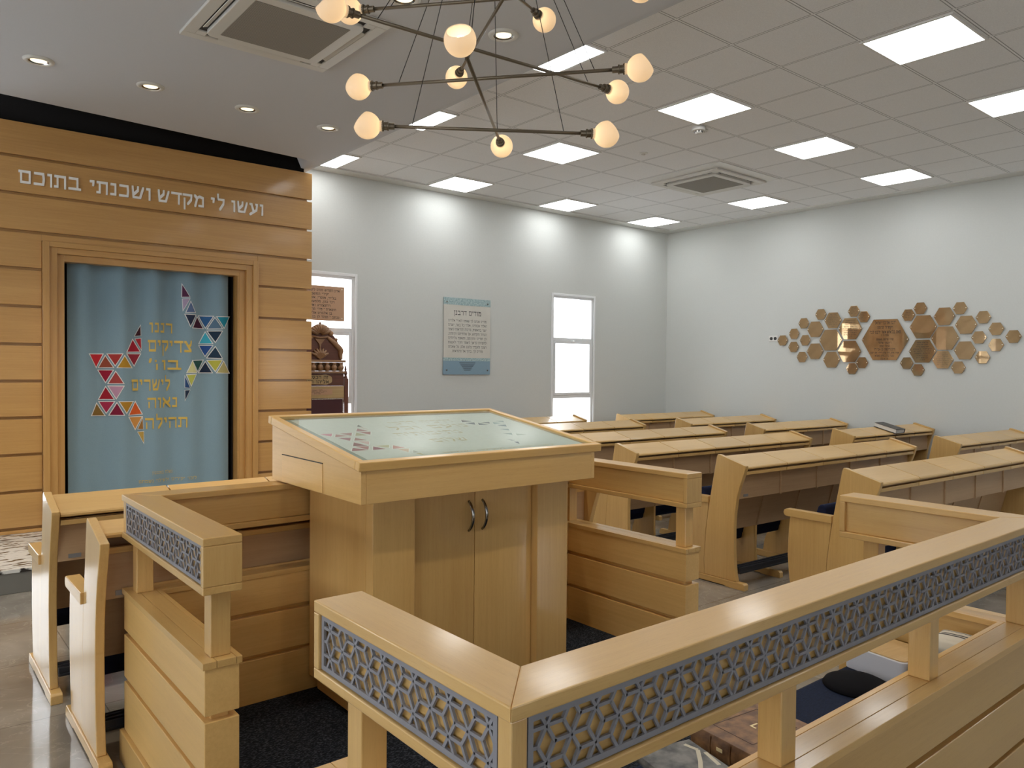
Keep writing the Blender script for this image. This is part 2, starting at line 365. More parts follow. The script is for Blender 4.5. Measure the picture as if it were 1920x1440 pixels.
wall_holes('wall_back', XL - .25, XR + .25, 4.0, WIN_B, 'x', WYF, WYF + .25)
WIN_ADDED_L = [(-2.6, -0.4, 0.7, 3.0), (0.8, 3.0, 0.7, 3.0), (4.6, 6.8, 0.7, 3.0)]  # unseen windows added to let in more daylight
wall_holes('wall_left', YB - .25, WYF, 4.0, WIN_ADDED_L, 'y', XL - .25, XL)
m = MB(); m.box(XR, YB - .25, 0, XR + .25, WYF, 4.0); struct(m.build('wall_right', WALL))
WIN_ADDED_F = [(-4.336, -3.486, 0.9, 2.4), (-0.352, 0.498, 0.9, 2.4), (3.472, 4.322, 0.9, 2.4), (7.458, 8.306, 0.9, 2.4)]  # unseen windows behind the camera, added for daylight fill
wall_holes('wall_front', XL, XR, 4.0, WIN_ADDED_F, 'x', YB - .25, YB)
m = MB(); m.box(SX1, YB, CZ, XR, WYF, CZ + .1); m.box(XL, YB, CZ, SX0, WYF, CZ + .1); struct(m.build('ceiling', TILES))
# lowered plaster ceiling over the middle, its shade before the ark put in as a blackened recess
m = MB(); nx_, ny_ = 61, 150
def sof(x, y):
    ys = 7.06 + 0.0863 * (x - 0.71)
    a = min(max((y - ys) / 0.42, 0), 1); a = a * a * (3 - 2 * a)
    b = min(max((3.40 - x) / 0.16, 0), 1); b = b * b * (3 - 2 * b)
    return SZ + 0.36 * a * b
xs = [SX0 + (SX1 - SX0) * i / nx_ for i in range(nx_ + 1)]
ysr = [YB + (7.0 - YB) * i / 20 for i in range(20)] + [7.0 + (WYF - 7.0) * i / 70 for i in range(71)]
V = [[m.bm.verts.new((x, y, sof(x, y))) for x in xs] for y in ysr]
for j in range(len(ysr) - 1):
    for i in range(nx_):
        zc = (V[j][i].co.z + V[j + 1][i + 1].co.z) / 2
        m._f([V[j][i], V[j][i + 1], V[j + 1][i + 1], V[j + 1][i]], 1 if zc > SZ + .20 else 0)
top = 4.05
m.box(SX0 + .01, 7.652, 3.634, 3.42, 7.662, 4.045, 1)  # black sheet added to paint the dark above the ark top
for j in range(len(ysr) - 1):
    for i, flip in ((0, 0), (nx_, 1)):
        a, b = V[j][i], V[j + 1][i]
        m._f([a, b, m.bm.verts.new((b.co.x, b.co.y, top)), m.bm.verts.new((a.co.x, a.co.y, top))], 2)
so = struct(m.build('ceiling_lowered', [SOFFIT, SHADE_BLACK, SOFFIT]))
for p in so.data.polygons: p.use_smooth = abs(p.normal.x) < .9
m = MB(); m.box(SX1 + .002, 8.02, 3.838, XR, WYF, CZ); struct(m.build('trim_1', TRIMW))
m = MB(); m.box(9.80, YB, 3.838, XR, 8.02, CZ); struct(m.build('trim_2', TRIMW))

def window(n, a0, a1, z0, z1, rows, axis='x', c=WYF, out=1, sash=None):
    """frame + panes standing in a wall opening; rows = heights of the cross bars"""
    f = MB(); t = 0.045
    def bx(mb, p0, q0, zz0, p1, q1, zz1):
        if axis == 'x': mb.box(p0, c + out * q0, zz0, p1, c + out * q1, zz1)
        else: mb.box(c + out * q0, p0, zz0, c + out * q1, p1, zz1)
    e = .0015
    for p0, zz0, p1, zz1 in ((a0 + e, z0 + e, a0 + t, z1 - e), (a1 - t, z0 + e, a1 - e, z1 - e), (a0 + t, z0 + e, a1 - t, z0 + t), (a0 + t, z1 - t, a1 - t, z1 - e)):
        bx(f, p0, .012, zz0, p1, .085, zz1)
    for zr in rows: bx(f, a0 + t, .014, zr - .022, a1 - t, .083, zr + .022)
    # slim projecting lip around the frame on the room side
    for p0, zz0, p1, zz1 in ((a0 - .02, z0 - .02, a0 + .012, z1 + .02), (a1 - .012, z0 - .02, a1 + .02, z1 + .02), (a0 + .012, z1 - .012, a1 - .012, z1 + .02)):
        bx(f, p0, -.012, zz0, p1, -.001, zz1)
    fo = struct(f.build('window_%d' % n, ALU, None, bevel=.003))
    zs = [z0 + t] + list(rows) + [z1 - t]
    for i in range(len(zs) - 1):
        g = MB(); bx(g, a0 + t, .046, zs[i] + .02, a1 - t, .05, zs[i + 1] - .02); g.build('pane', PANE, fo)
    if sash:
        s = MB(); za, zb = sash; w = .035
        for p0, zz0, p1, zz1 in ((a0 + t + .004, za, a0 + t + w, zb), (a1 - t - w, za, a1 - t - .004, zb), (a0 + t + w, za, a1 - t - w, za + w), (a0 + t + w, zb - w, a1 - t - w, zb)):
            bx(s, p0, .006, zz0, p1, .070, zz1)
        so_ = s.build('sash', ALU, fo, bevel=.003)
        h = MB(); mid = (a0 + a1) / 2
        bx(h, mid - .035, -.010, zb - .012, mid + .035, .006, zb + .012); bx(h, mid - .010, -.030, zb - .008, mid + .010, -.010, zb + .010)
        h.build('latch', ALU, so_, bevel=.003)
    return fo
for k, (a0, a1, z0, z1) in enumerate(WIN_B):
    window(k + 1, a0, a1, z0, z1, (2.034, 1.196), sash=(1.22, 2.010))
for k, (a0, a1, z0, z1) in enumerate(WIN_ADDED_L):
    window(k + 5, a0, a1, z0, z1, (2.0,), axis='y', c=XL, out=-1)
for k, (a0, a1, z0, z1) in enumerate(WIN_ADDED_F):
    window(k + 8, a0, a1, z0, z1, (2.0,), c=YB, out=-1)

# ------------------------------------------------------------------ stone step and the ark wall
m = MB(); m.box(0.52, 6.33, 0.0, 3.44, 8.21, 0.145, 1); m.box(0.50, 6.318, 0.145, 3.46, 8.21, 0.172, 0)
tag(m.build('stone_step', [STONE, STONED], bevel=.003), 'low white marble step with dark veins under the wooden ark wall', 'step')

AY = 7.627; AX0, AX1 = 0.470, 3.500; OX0, OX1, OZ1 = 1.224, 2.690, 2.499
ark = thing('ark_cabinet', 'tall boarded beech ark wall with moulded portal around the blue curtain', 'ark', (1.985, AY, .172))
def P_ark(mb, name, mats, bevel=0): # world-space meshes under a moved empty
    o = mb.build(name, mats, ark, bevel=bevel); o.matrix_parent_inverse = Matrix.Translation((-1.985, -AY, -.172)); return o
def child(mb, name, mats, root, **kw):
    o = mb.build(name, mats, root, **kw)
    o.matrix_parent_inverse = Matrix.Translation(root.location).inverted() if root.parent is None else Matrix()
    return o
GR = [3.630, 3.343, 3.033, 2.720, 2.409, 2.091, 1.771, 1.460, 1.150, 0.838, 0.526, 0.214]
m = MB(); FX0, FX1, FZ1 = 1.052, 2.918, 2.655
for i, zt in enumerate(GR):
    zb = GR[i + 1] + .012 if i + 1 < len(GR) else .174
    zt_ = zt - .012 if i else zt
    if zb > FZ1 - .02: m.box(AX0, AY, zb, AX1, AY + .035, zt_)
    elif zt_ < FZ1:
        m.box(AX0, AY, zb, FX0 - .002, AY + .035, zt_); m.box(FX1 + .002, AY, zb, AX1, AY + .035, zt_)
    else:
        m.box(AX0, AY, zb, FX0 - .002, AY + .035, zt_); m.box(FX1 + .002, AY, zb, AX1, AY + .035, zt_); m.box(FX0 - .002, AY, FZ1 + .002, FX1 + .002, AY + .035, zt_)
P_ark(m, 'cladding_boards', AX, bevel=.0035)
m = MB()     # carcass behind the boards, with the niche left open
m.box(AX0 + .03, AY + .036, .174, OX0 - .04, 8.20, 3.615); m.box(OX1 + .04, AY + .036, .174, OX1 + .62, 8.20, 3.615)
# narrow ledger strip that carries the overhanging boards
m.box(OX1 + .62, AY + .036, .174, AX1 - .040, AY + .060, 3.615)
m.box(OX0 - .04, AY + .036, OZ1 + .03, OX1 + .04, 8.20, 3.615)
P_ark(m, 'carcass', AX)
m = MB()
m.box(OX0 - .039, 7.99, .18, OX1 + .039, 8.02, OZ1 + .029); m.box(OX0 - .038, AY + .16, .18, OX0 - .02, 7.99, OZ1 + .03); m.box(OX1 + .02, AY + .16, .18, OX1 + .038, 7.99, OZ1 + .03)
P_ark(m, 'niche_lining', SHADE_BLACK)  # black lining puts the niche's shade into its colour
# stepped portal moulding
rings = [(FX0, FZ1, .052, -.030, AY + .16), (FX0 + .052, FZ1 - .045, .060, -.008, AY + .16), (FX0 + .112, FZ1 - .098, OX0 - FX0 - .112, .030, AY + .16)]
m = MB()
for x0, zt, w, dy, yb in rings:
    x1 = 3.970 - x0
    m.box(x0, AY + dy, .174, x0 + w, yb, zt); m.box(x1 - w, AY + dy, .174, x1, yb, zt)
for (x0, zt, w, dy, yb), zn in zip(rings, (FZ1 - .045, FZ1 - .098, OZ1)):
    x1 = 3.970 - x0; m.box(x0 + w - .0005, AY + dy, zn, x1 - w + .0005, yb, zt, 1)
P_ark(m, 'portal_frame', [AZ, AX], bevel=.003)
for word, x0, x1 in (('בתוכם', .886, 1.344), ('ושכנתי', 1.416, 1.916), ('מקדש', 1.974, 2.394), ('לי', 2.458, 2.586), ('ועשו', 2.654, 2.973)):
    m = MB(); add_text(m, word, .108, lambda u, v, d: ((x0 + x1) / 2 + u, AY - .001 - d, 3.120 + v), fit=x1 - x0, depth=.014, nx=.11, ny=.19, sp=.13)
    P_ark(m, 'lettering', LETTER)['label'] = 'raised white Hebrew word'

# curtain
CY = 7.75
def wave(x, z=1.4):
    k = 0.35 + 0.65 * min(max((z - .3) / 2.0, 0), 1)
    return CY + .032 * k * math.sin(x * 21.0 + .6) + .014 * math.sin(x * 9.0 + 1.0 + .3 * z)
cur = thing('ark_curtain', 'blue-grey curtain with two triangle half stars and gold Hebrew lettering', 'curtain', (1.97, CY, .20))
m = MB(); n1, n2 = 170, 14
G = [[m.bm.verts.new((x, wave(x, z), z)) for z in [.20 + (2.555 - .20) * j / n2 for j in range(n2 + 1)]] for x in [1.262 + (2.672 - 1.262) * i / n1 for i in range(n1 + 1)]]
for i in range(n1):
    for j in range(n2): m._f([G[i][j], G[i + 1][j], G[i + 1][j + 1], G[i][j + 1]])
co = child(m, 'cloth', CURT, cur, smooth=True)
sol = co.modifiers.new('thickness', 'SOLIDIFY'); sol.thickness = .002; sol.offset = 1
TL = [(1.861,1.974,1.808,1.873,1.863,1.880),(1.813,1.847,1.864,1.854,1.867,1.747),(1.789,1.839,1.736,1.725,1.856,1.729),(1.434,1.699,1.546,1.701,1.490,1.583),(1.565,1.685,1.512,1.580,1.624,1.581),(1.581,1.702,1.695,1.704,1.638,1.599),(1.714,1.687,1.656,1.581,1.778,1.580),(1.736,1.705,1.858,1.707,1.802,1.599),(1.507,1.555,1.622,1.555,1.566,1.446),(1.642,1.542,1.587,1.435,1.704,1.435),(1.567,1.402,1.512,1.292,1.628,1.291),(1.587,1.410,1.706,1.409,1.646,1.298),(1.493,1.253,1.451,1.146,1.559,1.142),(1.514,1.268,1.631,1.267,1.571,1.166),(1.651,1.255,1.594,1.146,1.710,1.144),(1.671,1.266,1.790,1.264,1.732,1.162),(1.811,1.262,1.754,1.143,1.870,1.148),(1.755,1.122,1.870,1.122,1.810,1.008),(1.876,1.110,1.834,1.007,1.879,1.005),(1.833,0.981,1.884,0.983,1.884,0.875)]
CLc = [(.045,.008,.014),(.36,.02,.03),(.33,.012,.03),(.50,.02,.03),(.27,.06,.03),(.36,.035,.03),(.40,.21,.02),(.26,.02,.035),(.28,.008,.03),(.34,.05,.045),(.30,.008,.02),(.45,.24,.34),(.20,.11,.025),(.33,.02,.06),(.18,.006,.03),(.38,.19,.02),(.60,.10,.02),(.56,.25,.06),(.28,.13,.03),(.42,.27,.06)]
TR = [(2.226,2.381,2.288,2.264,2.224,2.262),(2.229,2.242,2.289,2.248,2.234,2.136),(2.298,2.220,2.257,2.116,2.343,2.119),(2.250,2.096,2.348,2.094,2.296,1.984),(2.362,2.076,2.319,1.970,2.427,1.967),(2.381,2.086,2.516,2.089,2.450,1.975),(2.530,2.075,2.468,1.967,2.597,1.972),(2.548,2.085,2.682,2.092,2.619,1.980),(2.468,1.942,2.597,1.946,2.534,1.838),(2.448,1.932,2.385,1.819,2.510,1.823),(2.385,1.798,2.510,1.801,2.445,1.699),(2.534,1.789,2.464,1.682,2.597,1.680),(2.319,1.652,2.425,1.657,2.371,1.550),(2.448,1.640,2.381,1.536,2.507,1.536),(2.466,1.654,2.597,1.660,2.534,1.551),(2.615,1.647,2.548,1.536,2.681,1.533),(2.317,1.649,2.267,1.535,2.359,1.536),(2.265,1.514,2.353,1.518,2.305,1.410),(2.250,1.500,2.250,1.392,2.294,1.388),(2.251,1.365,2.294,1.368,2.253,1.270)]
CRc = [(.085,.02,.06),(.38,.30,.43),(.10,.145,.27),(.018,.025,.055),(.045,.008,.025),(.03,.11,.27),(.09,.16,.24),(.015,.22,.31),(.012,.03,.06),(.05,.38,.52),(.02,.07,.25),(.015,.035,.07),(.02,.07,.065),(.012,.022,.05),(.42,.40,.06),(.42,.37,.16),(.55,.53,.26),(.42,.43,.09),(.02,.06,.17),(.012,.022,.05)]
EDGE = plain('white_edging', (0.72, 0.70, 0.68), 0.6)
_tm = {}
def tri_mat(c):
    if c not in _tm: _tm[c] = plain('velvet_patch_%d' % len(_tm), c, 0.75, spec=.25)
    return _tm[c]
def inset_tri(t, k):
    P = [(t[0], t[1]), (t[2], t[3]), (t[4], t[5])]
    # scale about the incentre so the edging has even width
    a = math.dist(P[1], P[2]); b = math.dist(P[0], P[2]); c = math.dist(P[0], P[1]); s = a + b + c
    ix = (a * P[0][0] + b * P[1][0] + c * P[2][0]) / s; iz = (a * P[0][1] + b * P[1][1] + c * P[2][1]) / s
    return [(ix + (x - ix) * k, iz + (z - iz) * k) for x, z in P]
def star(tris, cols, name, root, place, thick=1.0, label=None, k=1.16):
    mb = MB(); mats = [EDGE]
    def sub(P, off, mi):
        n = 6
        g = {}
        for i in range(n + 1):
            for j in range(n + 1 - i):
                a, b = i / n, j / n; c = 1 - a - b
                x = P[0][0] * a + P[1][0] * b + P[2][0] * c; z = P[0][1] * a + P[1][1] * b + P[2][1] * c
                g[i, j] = mb.bm.verts.new(place(x, z, off))
        for i in range(n):
            for j in range(n - i):
                mb._f([g[i, j], g[i + 1, j], g[i, j + 1]], mi)
                if i + j < n - 1: mb._f([g[i + 1, j], g[i + 1, j + 1], g[i, j + 1]], mi)
    for t, c in zip(tris, cols):
        sub(inset_tri(t, k), .0028, 0); mats.append(tri_mat(c)); sub(inset_tri(t, .97), .0040, len(mats) - 1)
    o = child(mb, name, mats, root)
    if label: o['label'] = label
    return o
cplace = lambda x, z, off: (x, wave(x, z) - off * 1.6, z)
star(TL, CLc, 'star_applique', cur, cplace, label='red and ochre half star of triangles')
star(TR, CRc, 'star_applique', cur, cplace, label='blue and lime half star of triangles')
for txt, x0, x1, z0, z1 in (('רננו', 1.932, 2.151, 1.915, 2.003), ('צדיקים', 1.920, 2.310, 1.734, 1.839), ("בה'", 1.925, 2.219, 1.565, 1.653), ('לישרים', 1.779, 2.126, 1.369, 1.468), ('נאוה', 1.915, 2.193, 1.206, 1.297), ('תהילה', 1.895, 2.275, 1.011, 1.106)):
    m = MB(); add_text(m, txt, z1 - z0, lambda u, v, d: ((x0 + x1) / 2 + u, wave((x0 + x1) / 2 + u, z0 + v) - .006, z0 + v), fit=x1 - x0, nx=.10, ny=.22)
    child(m, 'lettering', GOLD, cur)['label'] = 'gold embroidered Hebrew words'
for txt, xc, z0, w in (('נשלח בסטנטון', 2.05, .575, .19), ('לזכר יקירינו ולעילוי נשמתם', 2.10, .50, .52)):
    m = MB(); add_text(m, txt, .026, lambda u, v, d: (xc + u, wave(xc + u, z0 + v) - .006, z0 + v), fit=w, nx=.08, ny=.16)
    child(m, 'small_lettering', GOLD, cur)

# ------------------------------------------------------------------ balustrade around the reading platform
RX0, RX1, RY0, RY1, RW = .741, 3.230, .903, 3.390, .120
ZT, ZB_, ZSILL = 1.080, .905, .700
def strip(pts, w, inward):
    """mitred strip polygons along an axis-aligned open path; inward[i] = unit normal of segment i towards the inside"""
    segs = []
    for i in range(len(pts) - 1):
        a, b, n = Vector(pts[i]), Vector(pts[i + 1]), Vector(inward[i])
        ai, bi = a + n * w, b + n * w
        if i > 0: ai = ai + Vector(inward[i - 1]) * w
        if i < len(pts) - 2: bi = bi + Vector(inward[i + 1]) * w
        segs.append([tuple(a), tuple(b), tuple(bi), tuple(ai)])
    return segs
def off_path(pts, inward, o, endin=0.0):
    P = [Vector(p) for p in pts]; out = []
    for i, p in enumerate(P):
        q = p.copy()
        if i > 0: q += Vector(inward[i - 1]) * o
        if i < len(P) - 1: q += Vector(inward[i]) * o
        out.append(q)
    out[0] += (P[1] - P[0]).normalized() * endin; out[-1] += (P[-2] - P[-1]).normalized() * endin
    return [tuple(q) for q in out]
def lattice(L, h, e=.0377, bw=.0064, d=.0065):
    """rhombus-star lattice, local u along the panel 0..L, v 0..h, w depth"""
    mb = MB(); fw = .011
    for a, b, c, dd in ((0, 0, L, fw), (0, h - fw, L, h), (0, fw, fw, h - fw), (L - fw, fw, L, h - fw)): mb.box(a, 0, b, c, d, dd)
    def clip(p, q):
        t0, t1 = 0., 1.; dx, dy = q[0] - p[0], q[1] - p[1]
        for pp, qq in ((-dx, p[0] - fw * .5), (dx, L - fw * .5 - p[0]), (-dy, p[1] - fw * .5), (dy, h - fw * .5 - p[1])):
            if abs(pp) < 1e-9:
                if qq < 0: return None
            else:
                r = qq / pp
                if pp < 0: t0 = max(t0, r)
                else: t1 = min(t1, r)
        if t1 - t0 < .04: return None
        return (p[0] + dx * t0, p[1] + dy * t0), (p[0] + dx * t1, p[1] + dy * t1)
    HX_, V_ = .0565, .0598; nc = int(L / HX_) + 3; edges = set()
    for i in range(-1, nc):
        for j in range(-2, int(h / V_) + 3):
            c = (.0405 + i * HX_, .035 + j * V_ + (V_ / 2 if i % 2 else 0))
            for dx, dy in ((e, 0), (-e, 0), (e / 2, V_ / 2), (-e / 2, V_ / 2), (e / 2, -V_ / 2), (-e / 2, -V_ / 2)):
                edges.add((round(c[0], 4), round(c[1], 4), round(c[0] + dx, 4), round(c[1] + dy, 4)))
    for k, (x0, y0, x1, y1) in enumerate(sorted(edges)):
        r = clip((x0, y0), (x1, y1))
        if not r: continue
        p, q = Vector(r[0]), Vector(r[1]); t = (q - p).normalized(); n = Vector((-t.y, t.x)) * bw / 2; ex = t * bw * .25
        c = [p - ex + n, q + ex + n, q + ex - n, p - ex - n]
        mb.prism([tuple(v) for v in c], 0.0006 + .00025 * (k % 3), d, axis='y')
    return mb
def balustrade(root, pts, inward, posts, lat):
    # hand rail box
    m = MB(); ax = [0 if abs(Vector(b)[0] - Vector(a)[0]) > abs(Vector(b)[1] - Vector(a)[1]) else 1 for a, b in zip(pts, pts[1:])]
    for s, mi in zip(strip(pts, RW, inward), ax):
        m.prism(s, 1.054, ZT, mi=mi); m.prism(s, ZB_, .929, mi=mi)
    for s, mi in zip(strip(off_path(pts, inward, .0185, .02), RW - .0185 - .016, inward), ax): m.prism(s, .929, 1.054, mi=mi)
    # end caps and corner stiles
    for (p, q, n) in ((pts[0], pts[1], inward[0]), (pts[-1], pts[-2], inward[-1])):
        p, n = Vector(p), Vector(n); t = (Vector(q) - p).normalized(); c = [p, p + n * RW, p + n * RW + t * .024, p + t * .024]
        xs_, ys_ = [v[0] for v in c], [v[1] for v in c]
        m.box(min(xs_), min(ys_), .929, max(xs_), max(ys_), 1.054, 2)
    for i in (1, 2):
        p = Vector(pts[i]); a, b = Vector(inward[i - 1]), Vector(inward[i])
        c = [p + a * .006 + b * .006, p + a * .040 + b * .040]
        m.box(min(c[0][0], c[1][0]), min(c[0][1], c[1][1]), .929, max(c[0][0], c[1][0]), max(c[0][1], c[1][1]), 1.054, 2)
    child(m, 'handrail', [WX, WY, WZ], root, bevel=.003)
    # sill (cap of the panelled base)
    m = MB()
    for o_, w_ in ((0, .0415), (.0427, .0588), (.1027, .0173)):
        for s, mi in zip(strip(off_path(pts, inward, o_), w_, inward), ax): m.prism(s, .678, ZSILL, mi=mi)
    child(m, 'sill', [WX, WY], root, bevel=.0012)
    # base boards with recessed grooves
    m = MB()
    o1 = off_path(pts, inward, .007, .006); o2 = off_path(pts, inward, .032, .030)
    for z0, z1 in ((.126, .322), (.341, .513), (.533, .678)):
        for s, mi in zip(strip(o1, RW - .014, inward), ax): m.prism(s, z0, z1, mi=mi)
    for s, mi in zip(strip(o2, RW - .064, inward), ax): m.prism(s, .10, .67, mi=mi)
    child(m, 'base_boards', [WX, WY], root, bevel=.0025)
    m = MB(); pl = off_path(pts, inward, -.008, -.002)
    for s, mi in zip(strip(pl, RW + .012, inward), ax): m.prism(s, 0, .124, mi=mi)
    child(m, 'plinth', [WX, WY], root, bevel=.003)
    for x, y in posts:
        m = MB(); m.box(x - .031, y - .031, ZSILL, x + .031, y + .031, ZB_); child(m, 'post', WZ, root, bevel=.003)
    for org, ang, L in lat:
        o = lattice(L, .121).build('lattice_panel', LATT, root)
        o.location = Vector((org[0], org[1], .931)) - root.location; o.rotation_euler = (0, 0, ang)
        o['label'] = 'grey star lattice panel'
fb = thing('balustrade', 'nearest beech railing with long grey lattice panel in front of the bench', 'railing', (1.985, .903, 0))
balustrade(fb, [(RX0, 1.600), (RX0, RY0), (RX1, RY0), (RX1, 1.622)], [(1, 0), (0, 1), (-1, 0)],
           [(.800, 1.46), (1.600, .976), (2.380, .976), (3.170, .976), (3.170, 1.50)],
           [((RX0 + .007, 1.574), -PI / 2, .629), ((.783, RY0 + .007), 0, 2.405), ((RX1 - .007, .946), PI / 2, .650)])
bb = thing('balustrade', 'far beech railing behind the lectern with short lattice panel on the left', 'railing', (1.985, 3.33, 0))
balustrade(bb, [(RX1, 2.413), (RX1, RY1), (RX0, RY1), (RX0, 2.369)], [(-1, 0), (0, -1), (1, 0)],
           [(.806, 2.435), (.800, 3.30), (3.172, 2.475), (3.172, 3.325)],
           [((RX0 + .007, 3.348), -PI / 2, .953), ((RX1 - .007, 2.439), PI / 2, .909)])
m = MB(); m.box(.872, 1.036, .0, 3.098, 3.258, .140); pf = tag(m.build('platform', CARPET), 'low platform with dark flecked carpet inside the railings', 'platform')

# ------------------------------------------------------------------ reading table (lectern)
lec = thing('lectern', 'large sloping beech lectern with glass top and two cupboard doors', 'lectern', (2.0, 2.95, .14))
CX0, CX1, CYF, CYB = 1.487, 2.540, 2.676, 3.255
m = MB()
m.box(CX0, CYF + .06, .205, CX1, CYB, 1.083, 0)
m.box(CX0 + .03, CYF + .05, .141, CX1 - .03, CYB - .02, .205, 0)
child(m, 'cabinet_body', WZ, lec, bevel=.002)
for x0, x1 in ((CX0, 1.682), (2.347, CX1)):
    m = MB(); m.box(x0, CYF, .1415, x1, CYF + .0595, 1.083); child(m, 'pilaster', WZ, lec, bevel=.003)
for k, (x0, x1, hx) in enumerate(((1.684, 2.0135, 1.982), (2.0165, 2.345, 2.056))):
    m = MB(); m.box(x0, CYF + .040, .215, x1, CYF + .0590, 1.083); d = child(m, 'door', WZ, lec, bevel=.002)
    m = MB(); pts = []
    for i in range(17):
        t = i / 16; pts.append((hx, CYF + .040 - .034 * math.sin(PI * t) ** .7, .888 + .130 * t))
    m.tube(pts, [.0075 - .002 * abs(i - 8) / 8 for i in range(17)], 10)
    h = child(m, 'handle', CHROME, d, smooth=True); h['label'] = 'smoked chrome bow handle'
# sloped box (apron)
AXL, AXR, AYF, AYB = 1.374, 2.604, 2.564, 3.408
zf = lambda y: 1.210 + (y - 2.55) * .131 / .87
m = MB()
for x0, x1 in ((AXL, AXL + .022), (AXR - .022, AXR)):
    m.prism([(AYF, 1.086), (AYB, 1.086), (AYB, zf(AYB)), (AYF, zf(AYF))], x0, x1, axis='x', mi=1)
m.box(AXL + .0225, AYF, 1.086, AXR - .0225, AYF + .022, zf(AYF), 0); m.box(AXL + .022, AYB - .022, 1.086, AXR - .022, AYB, zf(AYB - .03), 0)
m.box(AXL + .022, AYF + .022, 1.086, AXR - .022, AYB - .022, 1.10, 0)
child(m, 'apron', [WX, WY], lec, bevel=.0015)
m = MB(); m.box(AXL - .0025, 2.885, 1.089, AXL - .0003, 3.292, 1.208); child(m, 'drawer_front', WY, lec, bevel=.001)
m = MB(); m.box(AXL - .0034, 2.885, 1.2085, AXL - .0003, 3.292, 1.2120); child(m, 'drawer_gap', DARKSLOT, lec)
# frame of the top, glass, printed cloth
SL = Vector((0, .87, .131)); SLN = SL.length; SL.normalize(); NR = Vector((0, -SL.z, SL.y))
O_ = Vector((2.0, 2.55, 1.247))
def lp(u, s, n): return O_ + Vector((u, 0, 0)) + SL * s + NR * n
def lbox(mb, u0, s0, n0, u1, s1, n1, mi=0):
    v = [mb.bm.verts.new(lp(u, s, n)) for u in (u0, u1) for s in (s0, s1) for n in (n0, n1)]
    for q in ((0, 1, 3, 2), (4, 6, 7, 5), (0, 4, 5, 1), (2, 3, 7, 6), (0, 2, 6, 4), (1, 5, 7, 3)): mb._f([v[i] for i in q], mi)
U, S, FWD = .640, SLN, .034
m = MB()
lbox(m, -U, 0, -.037, U, FWD, 0, 0); lbox(m, -U, S - FWD, -.037, U, S, 0, 0)
lbox(m, -U, FWD, -.037, -U + FWD, S - FWD, 0, 1); lbox(m, U - FWD, FWD, -.037, U, S - FWD, 0, 1)
child(m, 'top_frame', [WX, WY], lec, bevel=.004)
m = MB(); lbox(m, -U + FWD, FWD, -.030, U - FWD, S - FWD, -.018); bd = child(m, 'table_board', GREYGREEN, lec)
m = MB(); lbox(m, -.556, FWD + .002, -.0178, U - FWD - .002, S - FWD - .014, -.0172); cl = child(m, 'cloth', CLOTH, lec)
cl['label'] = 'pale aqua printed cloth under the glass'
m = MB(); lbox(m, -U + FWD + .001, FWD + .001, -.011, U - FWD - .001, S - FWD - .001, -.006); gl = child(m, 'glass_sheet', TABLEGLASS, lec)
gl['label'] = 'clear glass sheet'
DT = [(-.286,.688,-.316,.638,-.288,.636),(-.304,.632,-.291,.561,-.295,.630),(-.328,.613,-.364,.555,-.303,.551),(-.361,.544,-.300,.536,-.332,.479),(-.375,.535,-.411,.474,-.346,.472),(-.427,.445,-.457,.395,-.395,.389),(-.473,.368,-.508,.307,-.443,.299),(-.502,.301,-.443,.288,-.475,.233),(-.523,.281,-.555,.227,-.477,.233),(-.450,.381,-.399,.366,-.430,.311),(-.428,.283,-.460,.225,-.394,.227),(-.419,.286,-.345,.291,-.373,.244),(-.335,.281,-.370,.221,-.304,.227),(-.354,.220,-.297,.210,-.333,.153),(-.292,.187,-.320,.142,-.290,.142),(-.317,.127,-.290,.134,-.292,.087),(-.549,.535,-.486,.539,-.518,.483),(-.480,.523,-.507,.472,-.442,.477),(-.459,.533,-.393,.536,-.426,.476),(-.504,.455,-.444,.447,-.475,.393)]
DC = [(.20,.22,.22),(.50,.38,.36),(.36,.20,.21),(.38,.19,.20),(.42,.42,.29),(.38,.22,.22),(.27,.13,.14),(.38,.18,.19),(.34,.16,.18),(.60,.45,.45),(.30,.14,.18),(.46,.47,.30),(.56,.32,.30),(.60,.47,.36),(.36,.40,.36),(.44,.44,.28),(.56,.25,.34),(.42,.24,.24),(.40,.24,.25),(.36,.17,.22)]
DR = [(.305,.690,.277,.639,.350,.646),(.277,.615,.344,.623,.313,.569),(.352,.607,.326,.559,.392,.561),(.379,.621,.439,.621,.411,.577),(.479,.629,.536,.629,.518,.592),(.452,.614,.424,.565,.481,.569),(.421,.537,.485,.541,.458,.495),(.376,.457,.431,.450,.408,.409),(.324,.369,.385,.369,.357,.323),(.395,.354,.372,.311,.445,.313),(.264,.263,.269,.225,.294,.227),(.262,.202,.289,.200,.263,.154)]
DRC = [(.20,.22,.25),(.16,.19,.24),(.14,.18,.22),(.18,.21,.24),(.24,.34,.36),(.28,.40,.42),(.14,.21,.25),(.22,.31,.34),(.24,.32,.32),(.32,.40,.36),(.20,.26,.30),(.10,.13,.18)]
PALE = plain('pale_edging', (.66, .72, .70), .6)
def flat_star(tris, cols, label):
    mb = MB(); mats = [PALE]
    for t, c in zip(tris, cols):
        mb.poly([lp(u, s, -.0169) for u, s in inset_tri(t, 1.14)], 0); mats.append(tri_mat(c)); mb.poly([lp(u, s, -.0166) for u, s in inset_tri(t, .95)], len(mats) - 1)
    o = mb.build('star_print', mats, cl); o['label'] = label
flat_star(DT, DC, 'faded rose half star of triangles'); flat_star(DR, DRC, 'faded blue half star of triangles')
m = MB()
for txt, u, s, w, h in (('דרכיה דרכי', .06, .655, .36, .055), ('נועם וכל', .04, .545, .44, .060), ('נתיבותיה', -.04, .425, .36, .060), ('שלום', -.02, .285, .19, .060)):
    add_text(m, txt, h, lambda a, b, d: lp(u + a, s + b, -.0166), fit=w, nx=.06, ny=.20)
